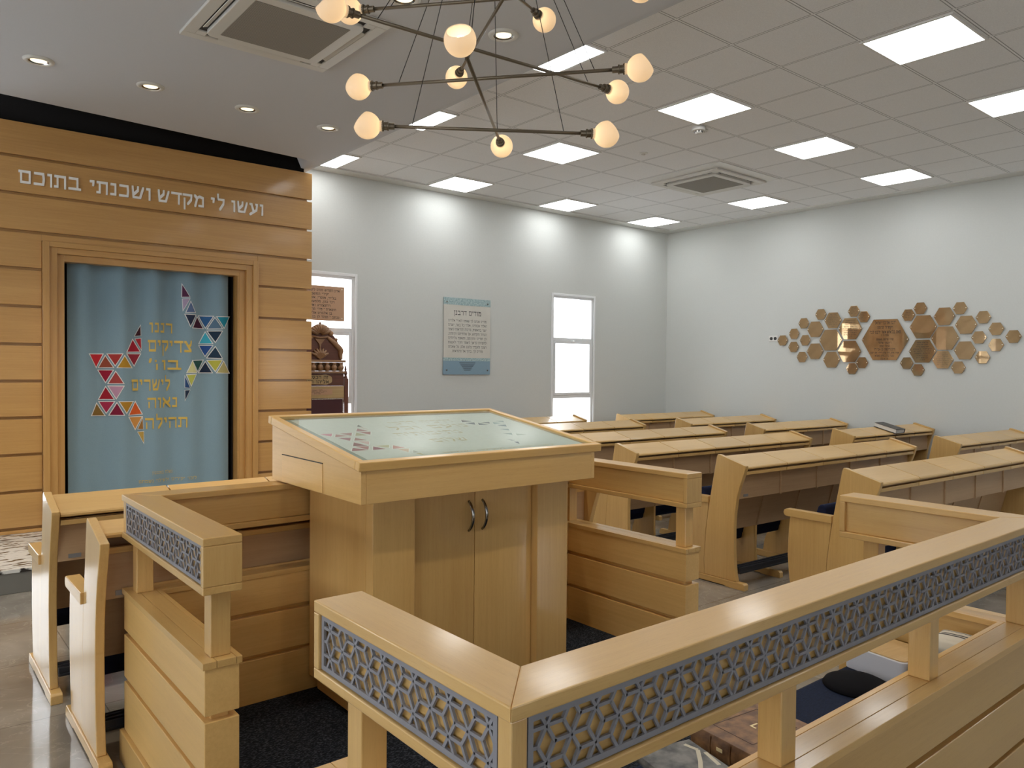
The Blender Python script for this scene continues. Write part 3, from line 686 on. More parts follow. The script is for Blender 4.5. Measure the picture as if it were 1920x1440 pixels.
add_text(m, 'לזכר יקירינו ולעילוי נשמתם', .018, lambda a, b, d: lp(.12 + a, .10 + b, -.0166), fit=.62, nx=.07, ny=.16)
o = m.build('lettering', plain('pale_gold_print', (.46, .42, .24), .6), cl); o['label'] = 'pale gold Hebrew lettering'

# ------------------------------------------------------------------ bench with cushion inside the front railing, and what lies on it
bn = thing('bench', 'low bench with dark blue cushion behind the front railing', 'bench', (2.4, 1.24, .14))
m = MB(); m.box(1.52, 1.036, .1405, 3.095, 1.46, .40); child(m, 'bench_box', WX, bn, bevel=.003)
m = MB(); m.box(1.50, 1.040, .4005, 3.095, 1.475, .458); child(m, 'cushion', BLUE, bn, bevel=.018, seg=3)

def rounded_box(mb, hx, hy, z0, z1, r, n=6, mi=None):
    pts = []
    for cx, cy, a0 in ((hx - r, hy - r, 0), (-hx + r, hy - r, PI / 2), (-hx + r, -hy + r, PI), (hx - r, -hy + r, 1.5 * PI)):
        for i in range(n + 1): pts.append((cx + r * math.cos(a0 + i * PI / 2 / n), cy + r * math.sin(a0 + i * PI / 2 / n)))
    mb.prism(pts, z0, z1, mi=mi)
def book(name, label, loc, rz, w, d, t, cov, pages, tilt=0, bands=0, group=None):
    """closed book lying flat: spine on local -x side, w across, d along y"""
    b = thing(name, label, 'book', loc, rz, group); b.rotation_euler[1] = tilt
    m = MB(); c = min(.004, t * .12); ov = .006
    m.box(-w / 2, -d / 2, 0, w / 2, d / 2, c); m.box(-w / 2, -d / 2, t - c, w / 2, d / 2, t)
    n = 8; outer = [(-w / 2 - .006 * math.sin(PI * i / n), t * i / n) for i in range(n + 1)]; inner = [(-w / 2 + .003, t), (-w / 2 + .003, 0)]
    m.prism(outer + inner, -d / 2, d / 2, axis='y')
    m.build('cover', cov, b, bevel=.0012)
    m = MB(); m.box(-w / 2 + .0035, -d / 2 + ov, c + .0003, w / 2 - ov, d / 2 - ov, t - c - .0003); m.build('page_block', pages, b)
    if bands:
        for i in range(bands):
            y = -d / 2 + d * (i + 1) / (bands + 1); m = MB()
            m.prism([(-w / 2 - .0055 - .0035 * math.sin(PI * k / n), t * (.04 + .92 * k / n)) for k in range(n + 1)] + [(-w / 2 - .003, t * .9), (-w / 2 - .003, t * .1)], y - .004, y + .004, axis='y')
            m.build('spine_band', cov, b)
    return b
LEATH = noisy('worn_brown_leather', (.105, .046, .017), (.27, .135, .052), 26, .48, detail=7, bump=.3)
LEATH2 = noisy('red_brown_leather', (.13, .035, .018), (.25, .085, .045), 40, .5, detail=6, bump=.3)
PAGES = noisy('old_paper', (.30, .20, .11), (.52, .40, .25), 60, .8, stretch=(1, 1, 40))
WPAGES = plain('white_paper', (.70, .69, .66), .7)
GREYC = noisy('grey_printed_cover', (.018, .018, .020), (.17, .165, .155), 22, .35, detail=5)
lb = book('leather_book', 'large worn brown leather volume lying on the blue bench cushion', (2.035, 1.315, .4585), math.radians(-6), .30, .225, .066, LEATH, PAGES, bands=2)
m = MB()
for x0, y0, x1, y1 in ((-.10, -.075, .10, -.073), (-.10, .073, .10, .075), (-.10, -.073, -.098, .073), (.098, -.073, .10, .073)): m.box(x0, y0, .0661, x1, y1, .0668)
m.build('tooled_border', plain('tooled_line', (.06, .028, .014), .5), lb)
m = MB(); m.box(-.012, .004, .0661, .020, .010, .0666); m.box(-.012, -.012, .0661, -.006, .004, .0666); m.box(-.1575, -.012, .030, -.1560, .010, .040)
gm = m.build('gilt_mark', plain('gilt', (.80, .66, .36), .4), lb)
rb = book('leather_book', 'red-brown book under the grey picture book on the blue cushion', (1.665, 1.255, .4585), math.radians(-20), .16, .23, .060, LEATH2, PAGES)
cb = book('picture_book', 'grey printed paperback on top of the red-brown book', (1.660, 1.260, .5190), math.radians(-14), .185, .26, .024, GREYC, WPAGES)
m = MB()
PB_ = [((.060, .110), (.075, .070), (.040, .015), (.005, -.030)), ((.085, .05), (.075, -.02))]
for pl in PB_:
    for (ax_, ay_), (bx_, by_) in zip(pl, pl[1:]):
        t = (Vector((bx_, by_)) - Vector((ax_, ay_))).normalized(); nn = Vector((-t.y, t.x)) * .006
        m.poly([(ax_ + nn.x, ay_ + nn.y, .0243), (bx_ + nn.x, by_ + nn.y, .0243), (bx_ - nn.x, by_ - nn.y, .0243), (ax_ - nn.x, ay_ - nn.y, .0243)])
m.build('pale_lines', plain('pale_print', (.52, .48, .38), .5), cb)
m = MB(); m.poly([(-.02, -.12, .0243), (.05, -.115, .0243), (.02, -.06, .0243), (-.04, -.07, .0243)]); m.build('teal_patch', plain('teal_print', (.03, .075, .08), .4), cb)
m = MB(); m.lathe([(.112, 0), (.116, .004), (.108, .016), (.085, .027), (.045, .034), (0, .036)], n=36)
cp = tag(m.build('round_cap', plain('black_velvet', (.004, .004, .006), .9, spec=.15), smooth=True), 'round flat black cap lying on the blue bench cushion', 'cap'); cp.location = (2.725, 1.345, .4585)
bx_ = thing('storage_box', 'white rounded box with wooden lid on the blue bench cushion', 'box', (2.962, 1.335, .4585), math.radians(-8))
m = MB(); rounded_box(m, .105, .125, 0, .088, .028); m.build('box_body', plain('white_lacquer', (.62, .64, .72), .35), bx_, bevel=.003)
m = MB(); rounded_box(m, .098, .118, .0882, .0925, .024); m.build('lid', BOARD, bx_, bevel=.001)
# folded prayer shawl
ps = thing('prayer_shawl', 'folded cream prayer shawl with black stripes at the right end of the bench', 'shawl', (2.985, 1.113, .4585), math.radians(6))
def fold_cloth(z0, z1, hx, hy, sx, sy, name, mat, seed):
    rnd = random.Random(seed); mb = MB(); n = 26; prof = []
    for i in range(n):                                             # rounded closed cross-section in (y,z)
        a = 2 * PI * i / n; e = .55
        prof.append((hy * math.copysign(abs(math.cos(a)) ** e, math.cos(a)), (z0 + z1) / 2 + (z1 - z0) / 2 * math.copysign(abs(math.sin(a)) ** .8, math.sin(a))))
    rings = []
    for k in range(15):
        u = -1 + 2 * k / 14; s = 1 - .25 * abs(u) ** 6
        rings.append([mb.bm.verts.new((sx + hx * u, sy + y * s + .004 * math.sin(5 * u + i), (z0 + (z - z0) * (1 - .18 * u * u)) + .003 * math.sin(9 * u + seed))) for i, (y, z) in enumerate(prof)])
    for A, Bv in zip(rings, rings[1:]):
        for i in range(n): mb._f([A[i], A[(i + 1) % n], Bv[(i + 1) % n], Bv[i]])
    mb._f(rings[0][::-1]); mb._f(rings[-1])
    return mb.build(name, mat, ps, smooth=True)
def mat_stripes():
    m, nt, b = new_mat('cream_wool_black_stripes'); N, L = nt.nodes, nt.links
    tc = N.new('ShaderNodeTexCoord'); sp = N.new('ShaderNodeSeparateXYZ'); L.new(tc.outputs['Object'], sp.inputs[0])
    mr = N.new('ShaderNodeMapRange'); mr.inputs['From Min'].default_value = -.12; mr.inputs['From Max'].default_value = .12; L.new(sp.outputs[0], mr.inputs['Value'])
    W_, K_ = (.62, .58, .49), (.012, .011, .011)
    r = ramp(nt, [(0, W_), (.40, W_), (.405, K_), (.43, K_), (.435, W_), (.50, W_), (.505, K_), (.575, K_), (.58, W_), (.64, W_), (.645, K_), (.665, K_), (.67, W_), (1, W_)])
    r.color_ramp.interpolation = 'CONSTANT'; L.new(mr.outputs[0], r.inputs[0]); L.new(r.outputs[0], b.inputs['Base Color']); b.inputs['Roughness'].default_value = .85
    b.inputs['Sheen Weight'].default_value = .2
    return m
STR = mat_stripes()
fold_cloth(0, .075, .095, .078, 0, 0, 'lower_fold', STR, 1); fold_cloth(.072, .140, .090, .074, .004, .006, 'middle_fold', STR, 2); fold_cloth(.137, .195, .085, .066, -.002, .004, 'upper_fold', STR, 3)

# ------------------------------------------------------------------ pews
PROF_END = [(.000, .908), (.001, .893), (.010, .862), (.050, .750), (.072, .670), (.088, .560), (.095, .450), (.093, .300), (.087, .180), (.078, .110), (.066, .051),
            (.356, .051), (.363, .169), (.350, .367), (.332, .520), (.313, .644), (.283, .810), (.256, .955), (.247, .973), (.232, .972)]
PROF_ARM = [(.3585, .051), (.6050, .051), (.630, .170), (.645, .330), (.640, .480), (.630, .597), (.3260, .597), (.337, .500), (.3525, .367), (.3655, .169)]
def foot_poly(y0=-.008, y1=.690):
    return [(y0, 0), (y0 + .16, 0), (y0 + .18, .007), (y1 - .18, .007), (y1 - .16, 0), (y1, 0), (y1, .030), (y1 - .012, .050), (y0 + .012, .050), (y0, .040)]
def make_pew(name, label, n, w, loc, rz=0, shelf_y=0.0, group='beech pews with sloping book desks'):
    t = .035; L = n * w + 2 * t; root = thing(name, label, 'pew', loc, rz, group)
    for x0 in (0, L - t):
        m = MB(); m.prism(PROF_END, x0, x0 + t, axis='x'); ep = m.build('end_panel', WZ, root, bevel=.0035)
        m = MB(); m.prism(foot_poly(), x0 - .008, x0 + t + .008, axis='x'); m.build('foot', WY, ep, bevel=.003)
        m = MB(); m.prism(PROF_ARM, x0 + .001, x0 + t - .001, axis='x'); m.build('arm_panel', WZ, ep, bevel=.003)
        m = MB(); ar = [(.322, .598), (.655, .598), (.668, .606), (.674, .623), (.668, .640), (.655, .648), (.322, .648)]
        m.prism(ar, x0 - .012, x0 + t + .012, axis='x'); m.build('armrest', WY, root, bevel=.003)
    y0 = .012 + shelf_y
    zs = lambda y: .897 + (y - .012) * .060 / .233
    for i in range(n):
        a = t + i * w + .004; b = a + w - .008; m = MB()
        m.prism([(y0, zs(y0) - .017), (.244, zs(.244) - .017), (.244, zs(.244)), (y0 + .006, zs(y0 + .006)), (y0, zs(y0) - .006)], a, b, axis='x'); m.build('desk_lid', WX, root, bevel=.0015)
        m = MB(); hx = a - .0015 if i else None
        m.prism([(y0 + .006, .840), (y0 + .030, .840), (y0 + .030, .864), (y0 + .006, .864)], a, b, axis='x'); m.build('desk_lip', WX, root, bevel=.0015)
    m = MB()
    yb = max(.074, y0 + .010); fp = [(yb, .862), (yb + .016, .862), (yb + .016, .655), (yb, .655)]
    m.prism(fp, t, L - t, axis='x'); fpo = m.build('desk_front', VX, root, bevel=.001)
    for i in range(1, n):
        x = t + i * w; m = MB(); m.prism([(fp[0][0] - .010, .858), (fp[0][0] - .0005, .858), (fp[3][0] - .0005, .650), (fp[3][0] - .010, .650)], x - .009, x + .009, axis='x'); m.build('divider_strip', VX, fpo, bevel=.001)
    m = MB(); m.box(t, fp[2][0] + .001, .655, L - t, .262, .667); m.prism([(.232, .945), (.244, .935), (.262, .668), (.250, .668)], t, L - t, axis='x')
    m.build('book_box', VX, root)
    m = MB(); m.prism([(.212, .6545), (.230, .6545), (.300, .372), (.282, .372)], t, L - t, axis='x'); bk = m.build('backrest', VX, root, bevel=.001)
    for i in range(1, n):
        x = t + i * w
        m = MB(); m.prism([(.203, .654), (.2115, .654), (.2815, .374), (.273, .374)], x - .009, x + .009, axis='x'); m.build('divider_strip', VX, bk, bevel=.001)
    for i in range(1, n):
        x = t + i * w; m = MB()
        m.prism([(.270, .051), (.285, .170), (.284, .371), (.385, .371), (.400, .300), (.440, .235), (.520, .215), (.545, .150), (.560, .051)], x - .012, x + .012, axis='x'); sp = m.build('seat_support', WZ, root, bevel=.002)
        m = MB(); m.prism([(y - 0, z) for y, z in foot_poly(.05 + .7 * shelf_y, .66)], x - .022, x + .022, axis='x'); m.build('foot', WY, sp, bevel=.003)
    for i in range(n):
        a = t + i * w + .018; b = a + w - .036; m = MB()
        m.prism([(.402, .250), (.452, .238), (.472, .262), (.470, .640), (.455, .690), (.430, .705), (.408, .690), (.396, .640), (.394, .30)], a, b, axis='x'); m.build('seat', NAVY, root, bevel=.015, seg=3)
    m = MB()
    for k in range(3): m.box(t, shelf_y + .060 + .022 * k, .118 + .005 * k, L - t, shelf_y + .079 + .022 * k, .148 + .005 * k)
    m.box(t, shelf_y + .058, .104, L - t, shelf_y + .124, .119); m.build('footrest', BAR, root, bevel=.003)
    m = MB(); x = t + .045; m.box(x, fp[3][0] - .0035, .668, x + .055, fp[3][0] - .0005, .688); m.build('number_plate', plain('grey_tag', (.26, .25, .24), .45), root)
    return root
RZ = math.radians(-2.0)
# right-hand block beside the platform (five desks each); origin = desk front at the left end
rows = [(4.815, 2.245), (4.822, 3.222), (4.822, 4.262), (4.822, 5.295), (4.822, 6.500), (4.85, 7.490)]
pl = ['beech pew nearest the camera, its left end showing behind the corner of the front railing',
      'second beech pew from the camera, its whole curved end panel visible beside the railing',
      'beech pew third from the camera, its left end just right of the lectern top',
      'beech pew fourth from the camera, its left part hidden by the lectern',
      'beech pew fifth from the camera in the block beside the lectern',
      'farthest beech pew of the block beside the lectern, below the right-hand window']
p0 = make_pew('pew', pl[0], 5, .508, (*rows[0], 0), RZ)
for (x, y), lab in zip(rows[1:], pl[1:]): dup(p0, (x, y, 0), RZ if y < 7.4 else 0, lab)
rq = [(8.045, 2.990), (8.050, 4.045), (8.055, 5.135), (8.060, 6.205), (8.070, 7.275)]
ql = ['nearest beech pew along the plaque wall, cut by the right photo edge',
      'beech pew along the plaque wall with a black book lying on its desk',
      'beech pew along the plaque wall, directly beyond the one with the book',
      'fourth beech pew from the camera along the plaque wall',
      'farthest beech pew along the plaque wall, nearest the room corner']
q0 = make_pew('pew', ql[0], 4, .452, (*rq[0], 0), RZ)
for (x, y), lab in zip(rq[1:], ql[1:]): dup(q0, (x, y, 0), RZ, lab)
make_pew('pew', 'beech pew in front of the ark, the farther of the two at the left', 5, .540, (.605, 4.135, 0), 0)
make_pew('pew', 'beech pew directly behind the far railing, the nearer of the two at the left', 5, .540, (.642, 3.288, 0), 0, shelf_y=.100)
bk = book('book', 'black hardback book lying on a pew desk by the plaque wall', (9.085, 4.105, .9315), 0, .19, .27, .050, plain('black_cover', (.02, .018, .018), .35), WPAGES)
bk.rotation_euler = (math.radians(-14.4), 0, math.radians(176)); bk.location = (9.02, 4.125, .929)

# ------------------------------------------------------------------ ceiling fittings
def panel_light(x, y, label):
    r = thing('ceiling_light', label, 'ceiling light', (x, y, CZ), 0, 'square ceiling lights')
    m = MB(); a, b = .297, .278
    for x0, y0, x1, y1 in ((-a, -a, a, -b), (-a, b, a, a), (-a, -b, -b, b), (b, -b, a, b)): m.box(x0, y0, -.010, x1, y1, -.0005)
    m.build('frame', WHITE, r)
    m = MB(); m.box(-b, -b, -.0075, b, b, -.0010); m.build('diffuser', DIFF, r)
    return r
NX = {3.68: 'half hidden by the grey ceiling', 5.48: 'in the first column', 7.28: 'in the second column', 9.07: 'in the column nearest the plaques'}
NY = {7.73: 'closest to the back wall', 5.93: 'second from the back wall', 4.12: 'third from the back wall', 2.32: 'fourth from the back wall', .51: 'fifth from the back wall'}
protoL = None
for x in NX:
    for y in NY:
        if (x, y) in ((7.28, 5.93),): continue
        lab = 'square ceiling light %s, %s' % (NX[x], NY[y])
        if protoL is None: protoL = panel_light(x, y, lab)
        else: dup(protoL, (x, y, CZ), 0, lab)
for x in (-1.5, -3.3, -5.1):  # lights added out of view to brighten the room
    for y in (6.5, 3.5, .5): dup(protoL, (x, y, CZ), 0, 'added square ceiling light over the unseen left side, %s row, %s' % ({-1.5: 'inner', -3.3: 'middle', -5.1: 'outer'}[x], {6.5: 'by the back wall', 3.5: 'half way', .5: 'toward the camera'}[y]))

def downlight(x, y, label):
    r = thing('downlight', label, 'downlight', (x, y, SZ), 0, 'recessed downlights in the grey ceiling')
    m = MB(); m.lathe([(.062, -.0085), (.066, -.014), (.082, -.013), (.094, -.007), (.096, -.0005)], n=40, c0=False, c1=False); m.build('trim_ring', ACW, r, smooth=True)
    m = MB(); m.lathe([(.062, -.0085), (.050, -.0030)], n=40, c0=False, c1=False); m.build('reflector', CHROME, r, smooth=True)
    m = MB(); m.lathe([(.0, -.0032), (.050, -.0028)], n=40, c0=False, c1=False); m.build('lamp', LAMPD, r)
    ld = bpy.data.lights.new('downlight_beam', 'SPOT'); ld.energy = SPOT_W; ld.spot_size = math.radians(105); ld.spot_blend = .8; ld.shadow_soft_size = .05; ld.color = (1, .87, .66)
    lo = bpy.data.objects.new('beam', ld); COL.objects.link(lo); lo.parent = r; lo.location = (0, 0, -.03)
    return r
for x, y, lab in ((.83, 6.13, 'recessed downlight at the left, first of the row before the ark'), (1.545, 6.146, 'recessed downlight second from the left before the ark'), (2.275, 6.17, 'recessed downlight third from the left before the ark'), (2.99, 6.20, 'recessed downlight of the ark row nearest the tiled ceiling'), (2.99, 3.77, 'recessed downlight between the chandelier wires'), (2.27, 3.76, 'recessed downlight cut by the top of the photo'), (1.35, 1.3, 'recessed downlight over the railing, left of the unseen pair above the camera'), (2.62, 1.3, 'recessed downlight over the railing, right of the unseen pair above the camera'), (.83, 3.75, 'recessed downlight out of sight at the left above the platform')):
    downlight(x, y, lab)

def mat_grille():
    m, nt, b = new_mat('fine_air_grille'); N, L = nt.nodes, nt.links
    tc = N.new('ShaderNodeTexCoord'); w = N.new('ShaderNodeTexWave'); w.inputs['Scale'].default_value = 42; w.bands_direction = 'X'; L.new(tc.outputs['Object'], w.inputs['Vector'])
    r = ramp(nt, [(.25, (.16, .142, .118)), (.75, (.33, .30, .255))]); L.new(w.outputs[0], r.inputs[0]); L.new(r.outputs[0], b.inputs['Base Color']); b.inputs['Roughness'].default_value = .6
    return m
GRILLE = mat_grille()
def cassette(x, y, z, label):
    r = thing('air_conditioner', label, 'air conditioner', (x, y, z), 0, 'ceiling cassette air conditioners')
    a = .478; m = MB()
    # outer panel with four louvre openings
    i0, i1 = .345, .405
    m.prism([(-a, -a), (a, -a), (a, -i1), (-a, -i1)], -.022, -.0008); m.prism([(-a, i1), (a, i1), (a, a), (-a, a)], -.022, -.0008)
    m.prism([(-a, -i1), (-i1, -i1), (-i1, i1), (-a, i1)], -.022, -.0008); m.prism([(i1, -i1), (a, -i1), (a, i1), (i1, i1)], -.022, -.0008)
    for sx in (-1, 1):
        for sy in (-1, 1): m.box(min(sx * i0, sx * i1), min(sy * i0, sy * i1), -.022, max(sx * i0, sx * i1), max(sy * i0, sy * i1), -.0008)
    m.build('panel', ACW, r, bevel=.004)
    m = MB(); m.box(-i1, -i1, -.012, i1, i1, -.0009); m.build('louvre_slot', DARKSLOT, r)
    m = MB(); rounded_box(m, .360, .360, -.034, -.005, .05); m.build('inner_panel', ACW, r, bevel=.004)
    m = MB(); m.box(-.290, -.290, -.0365, .290, .290, -.0335); m.build('intake_grille', GRILLE, r, bevel=.001)
    for k in range(4):
        m = MB(); m.prism([(-.372, -.016), (-.398, -.026), (-.400, -.023), (-.374, -.0125)], -.27, .27, axis='y'); o = m.build('louvre', ACW, r); o.rotation_euler[2] = k * PI / 2
    return r
cassette(1.905, 4.545, SZ, 'large cassette air conditioner in the lowered grey ceiling by the chandelier')
m = MB(); m.box(6.975, 5.03, CZ - .009, 8.135, 6.18, CZ - .0005); 
c2 = cassette(7.62, 5.66, CZ - .009, 'cassette air conditioner in the tiled ceiling toward the room corner')
o = m.build('filler_frame', WHITE, c2, bevel=.002); o.matrix_parent_inverse = Matrix.Translation(c2.location).inverted()
sd = thing('smoke_detector', 'small white smoke detector on the tiled ceiling under a square light', 'smoke detector', (5.86, 4.47, CZ))
m = MB(); m.lathe([(.062, -.001), (.062, -.024), (.056, -.034), (.036, -.036), (.034, -.052), (.022, -.060), (0, -.061)], n=30); m.build('body', WHITE, sd, smooth=False, bevel=.002)
m = MB()
for k in range(8):
    a = k * PI / 4; m.box(.036 * math.cos(a) - .004, .036 * math.sin(a) - .004, -.050, .036 * math.cos(a) + .004, .036 * math.sin(a) + .004, -.037)
m.build('vent', DARKSLOT, sd)
m = MB(); m.box(.065, -.02, -.022, .12, .005, -.001); m.box(.08, -.01, -.034, .10, .0, -.022); m.build('junction_box', ACW, sd, bevel=.003)
sn = thing('ceiling_sensor', 'tiny round white sensor in a ceiling tile beyond the smoke detector', 'sensor', (6.13, 5.37, CZ))
m = MB(); m.lathe([(.045, -.0008), (.044, -.006), (.024, -.010)], n=28); m.build('plate', WHITE, sn, smooth=True)
m = MB(); m.lathe([(.021, -.0101), (.017, -.020), (0, -.024)], n=20); m.build('lens', ACW, sn, smooth=True)

# chandelier
CH = Vector((1.99, 2.60)); ch = thing('chandelier', 'bronze chandelier of crossed rods with round opal glass shades', 'chandelier', (CH.x, CH.y, SZ))
chi = Matrix.Translation(ch.location).inverted()
m = MB(); m.lathe([(.115, -.001), (.115, -.018), (.105, -.026), (0, -.026)], Matrix.Translation((CH.x, CH.y, SZ)), n=40); c = m.build('canopy', BRASS, ch, bevel=.002); c.matrix_parent_inverse = chi
def globe(mb, bulb, base, d):
    """shade blown round, its outer end cut on a slant that faces out and up"""
    Z = d.normalized(); X = Z.cross(Vector((0, 0, 1))).normalized(); Y = Z.cross(X)
    M = Matrix((X, Y, Z)).transposed().to_4x4(); M.translation = base
    R = .0555; prof = [(.021, .0), (.023, .008)]
    for i in range(26):
        a = PI * .885 - (PI * .885) * i / 25; prof.append((max(R * math.sin(a), 0), (.0655) + R * math.cos(a)))
    tb = bmesh.new(); old = mb.bm; mb.bm = tb; mb.lathe(prof, M, n=36, c0=False, c1=False); mb.bm = old
    ctr = base + Z * .0655; nn = (Z * .78 + Vector((0, 0, 1)) * .62).normalized()
    bmesh.ops.bisect_plane(tb, geom=tb.verts[:] + tb.edges[:] + tb.faces[:], plane_co=ctr + nn * .034, plane_no=nn, clear_outer=True)
    vm = {v: mb.bm.verts.new(v.co) for v in tb.verts}
    for f in tb.faces: mb._f([vm[v] for v in f.verts])
    tb.free()
    S_ = Matrix.Translation(base + Z * .045); bulb.lathe([(0, -.024), (.012, -.02), (.021, -.005), (.021, .008), (.012, .02), (0, .024)], S_, n=14)
def rod(p, q, z, holes=True):
    P, Q = Vector((*p, z)), Vector((*q, z)); d = (Q - P).normalized()
    m = MB(); m.tube([P, Q], .0072, 10); ro = m.build('rod', BRASS, ch, smooth=True); ro.matrix_parent_inverse = chi
    for e, s in ((P, -1), (Q, 1)):
        D = d * s; m = MB()
        m.tube([e - D * .004, e + D * .020], .0135, 14); m.tube([e + D * .020, e + D * .026], .019, 16); m.tube([e + D * .026, e + D * .040], .0165, 16); m.tube([e + D * .040, e + D * .049], .022, 16)
        m.build('socket', BRASS, ro, bevel=.001)
        g, b = MB(), MB(); globe(g, b, e + D * .044, D)
        go = g.build('glass_shade', OPAL, ro, smooth=True)
        sm = go.modifiers.new('thickness', 'SOLIDIFY'); sm.thickness = .0025; sm.offset = -1
        b.build('bulb', BULB, ro, smooth=True)
        w = e - D * .075; cdir = (Vector((w.x, w.y, 0)) - Vector((CH.x, CH.y, 0))).normalized()
        m = MB(); m.tube([w, Vector((CH.x + cdir.x * .085, CH.y + cdir.y * .085, SZ - .022))], .0017, 6)
        wo = m.build('wire', BLACK, ch); wo.matrix_parent_inverse = chi
def rods():
    k = lambda mid: 2.60 / mid
    data = [((2.086, 3.553), (2.915, 2.994), 1.2687, 3.273), ((1.686, 2.973), (2.322, 2.202), 1.2270, 2.588), ((1.136, 2.150), (2.134, 2.090), 1.0820, 2.120), ((1.555, 2.171), (2.262, 2.878), 1.0822, 2.525)]
    for p, q, z, ym in data:
        f = 2.60 / ym; rod((p[0] * f, p[1] * f), (q[0] * f, q[1] * f), 1.6 + z * f)
rods()
def far_rod(px, py, z):   # rod whose visible end is given; the other end mirrored about the axis
    rod((px, py), (2 * CH.x - px, 2 * CH.y - py), z)
for px, py, z in ((1.6536, 2.9934, 3.153), (2.3431, 2.7326, 3.260), (2.2043, 3.1093, 3.066)): far_rod(px, py, z)

# ------------------------------------------------------------------ things on the back wall
wp = thing('wall_plaque', 'white prayer plaque with pale blue bands between the two windows', 'plaque', (5.95, WYF, 2.02))
X0, X1, Y_ = 5.567, 6.318, WYF - .020
m = MB(); m.box(X0, Y_, 1.737, X1, Y_ + .006, 2.421); child(m, 'text_sheet', noisy('cream_panel', (.62, .60, .54), (.66, .64, .58), 5, .35), wp)
AQ = noisy('aqua_mosaic_band', (.24, .36, .38), (.48, .60, .60), 60, .35, detail=2)
PB2 = plain('powder_blue', (.23, .35, .44), .35)
m = MB(); m.box(X0 - .004, Y_ - .001, 2.4215, X1 + .002, Y_ + .007, 2.513); child(m, 'header_band', AQ, wp)
m = MB(); m.box(X0 - .006, Y_ - .001, 1.518, X1, Y_ + .007, 1.7365); m.box(X0 - .006, Y_ - .0015, 1.695, X1, Y_ - .001, 1.7365, 1); child(m, 'footer_band', [PB2, AQ], wp)
m = MB(); xc = (X0 + X1) / 2
pl_ = lambda zz: (lambda u, v, d: (xc + u, Y_ - .0006, zz + v))
add_text(m, 'מודים דרבנן', .056, pl_(2.292), fit=.44, nx=.11, ny=.17)
for k, txt in enumerate(('מודים אנחנו לך שאתה הוא יי אלהינו', 'ואלהי אבותינו, אלהי כל בשר, יוצרנו', 'יוצר בראשית, ברכות והודאות לשמך', 'הגדול והקדוש, על שהחייתנו וקימתנו,', 'כן תחיינו ותקימנו, ותאסף גליותינו', 'לחצרות קדשך לשמר חקיך ולעשות', 'רצונך ולעבדך בלבב שלם, על שאנחנו', 'מודים לך. ברוך אל ההודאות.')):
    add_text(m, txt, .029, pl_(2.203 - k * .0565), fit=.62 if k < 7 else .50, nx=.10, ny=.15)
for k in range(7):
    w = .26 - .026 * k; m.poly([(xc - w / 2, Y_ - .0018, 1.668 - k * .016), (xc + w / 2, Y_ - .0018, 1.668 - k * .016), (xc + w / 2, Y_ - .0018, 1.674 - k * .016), (xc - w / 2, Y_ - .0018, 1.674 - k * .016)])
child(m, 'lettering', INKB, wp)['label'] = 'dark Hebrew prayer text'
for sx, sz in ((X0 + .045, 2.455), (X1 - .05, 2.458), (X0 + .045, 1.575), (X1 - .045, 1.575)):
    m = MB(); m.lathe([(.011, 0), (.011, .006), (.008, .009), (0, .009)], Matrix.Translation((sx, Y_ - .001, sz)) @ Matrix.Rotation(PI / 2, 4, 'X'), n=16); child(m, 'screw', CHROME, wp)

bp = thing('plaque', 'copper-coloured engraved plaque hanging in front of the window beside the ark', 'plaque', (3.80, 8.16, 2.30))
m = MB(); PX0, PX1, PZ0, PZ1, PY = 3.46, 4.150, 2.131, 2.527, 8.165
m.box(PX0, PY, PZ0, PX1, PY + .006, PZ1); child(m, 'plate', COPPER, bp, bevel=.001)
m = MB(); xc2 = (PX0 + PX1) / 2 + .01
for k, (txt, w) in enumerate((('ארון הקודש נתרם לזכות ולהצלחת', .55), ('יקירי המשפחות', .28), ('בלייר, מוסרי, אשכנזי כהן', .46), ('וינר כהן, מלמסאטי, כהן', .42), ('רוזנצוויג ואלטמן', .32), ('תיפארת - מירי מרשמן בתיה', .46), ('בן אלברט אליהו נ"ר', .36), ('נכתב - תוהר לן בן לאה שלמה', .54))):
    add_text(m, txt, .024, lambda u, v, d: (xc2 + u, PY - .0006, 2.464 - k * .0435 + v), fit=w, nx=.13, ny=.18)
child(m, 'lettering', INK, bp)['label'] = 'black engraved Hebrew text'
for sx in (PX0 + .03, PX1 - .032):
    for sz in (PZ0 + .03, PZ1 - .03):
        m = MB(); m.lathe([(.007, 0), (.007, .003), (0, .004)], Matrix.Translation((sx, PY - .0002, sz)) @ Matrix.Rotation(PI / 2, 4, 'X'), n=14); child(m, 'screw', STEEL, bp)
        m = MB(); m.tube([(sx, PY + .006, sz), (sx, PY + .066, sz)], .005, 8); child(m, 'standoff', STEEL, bp)

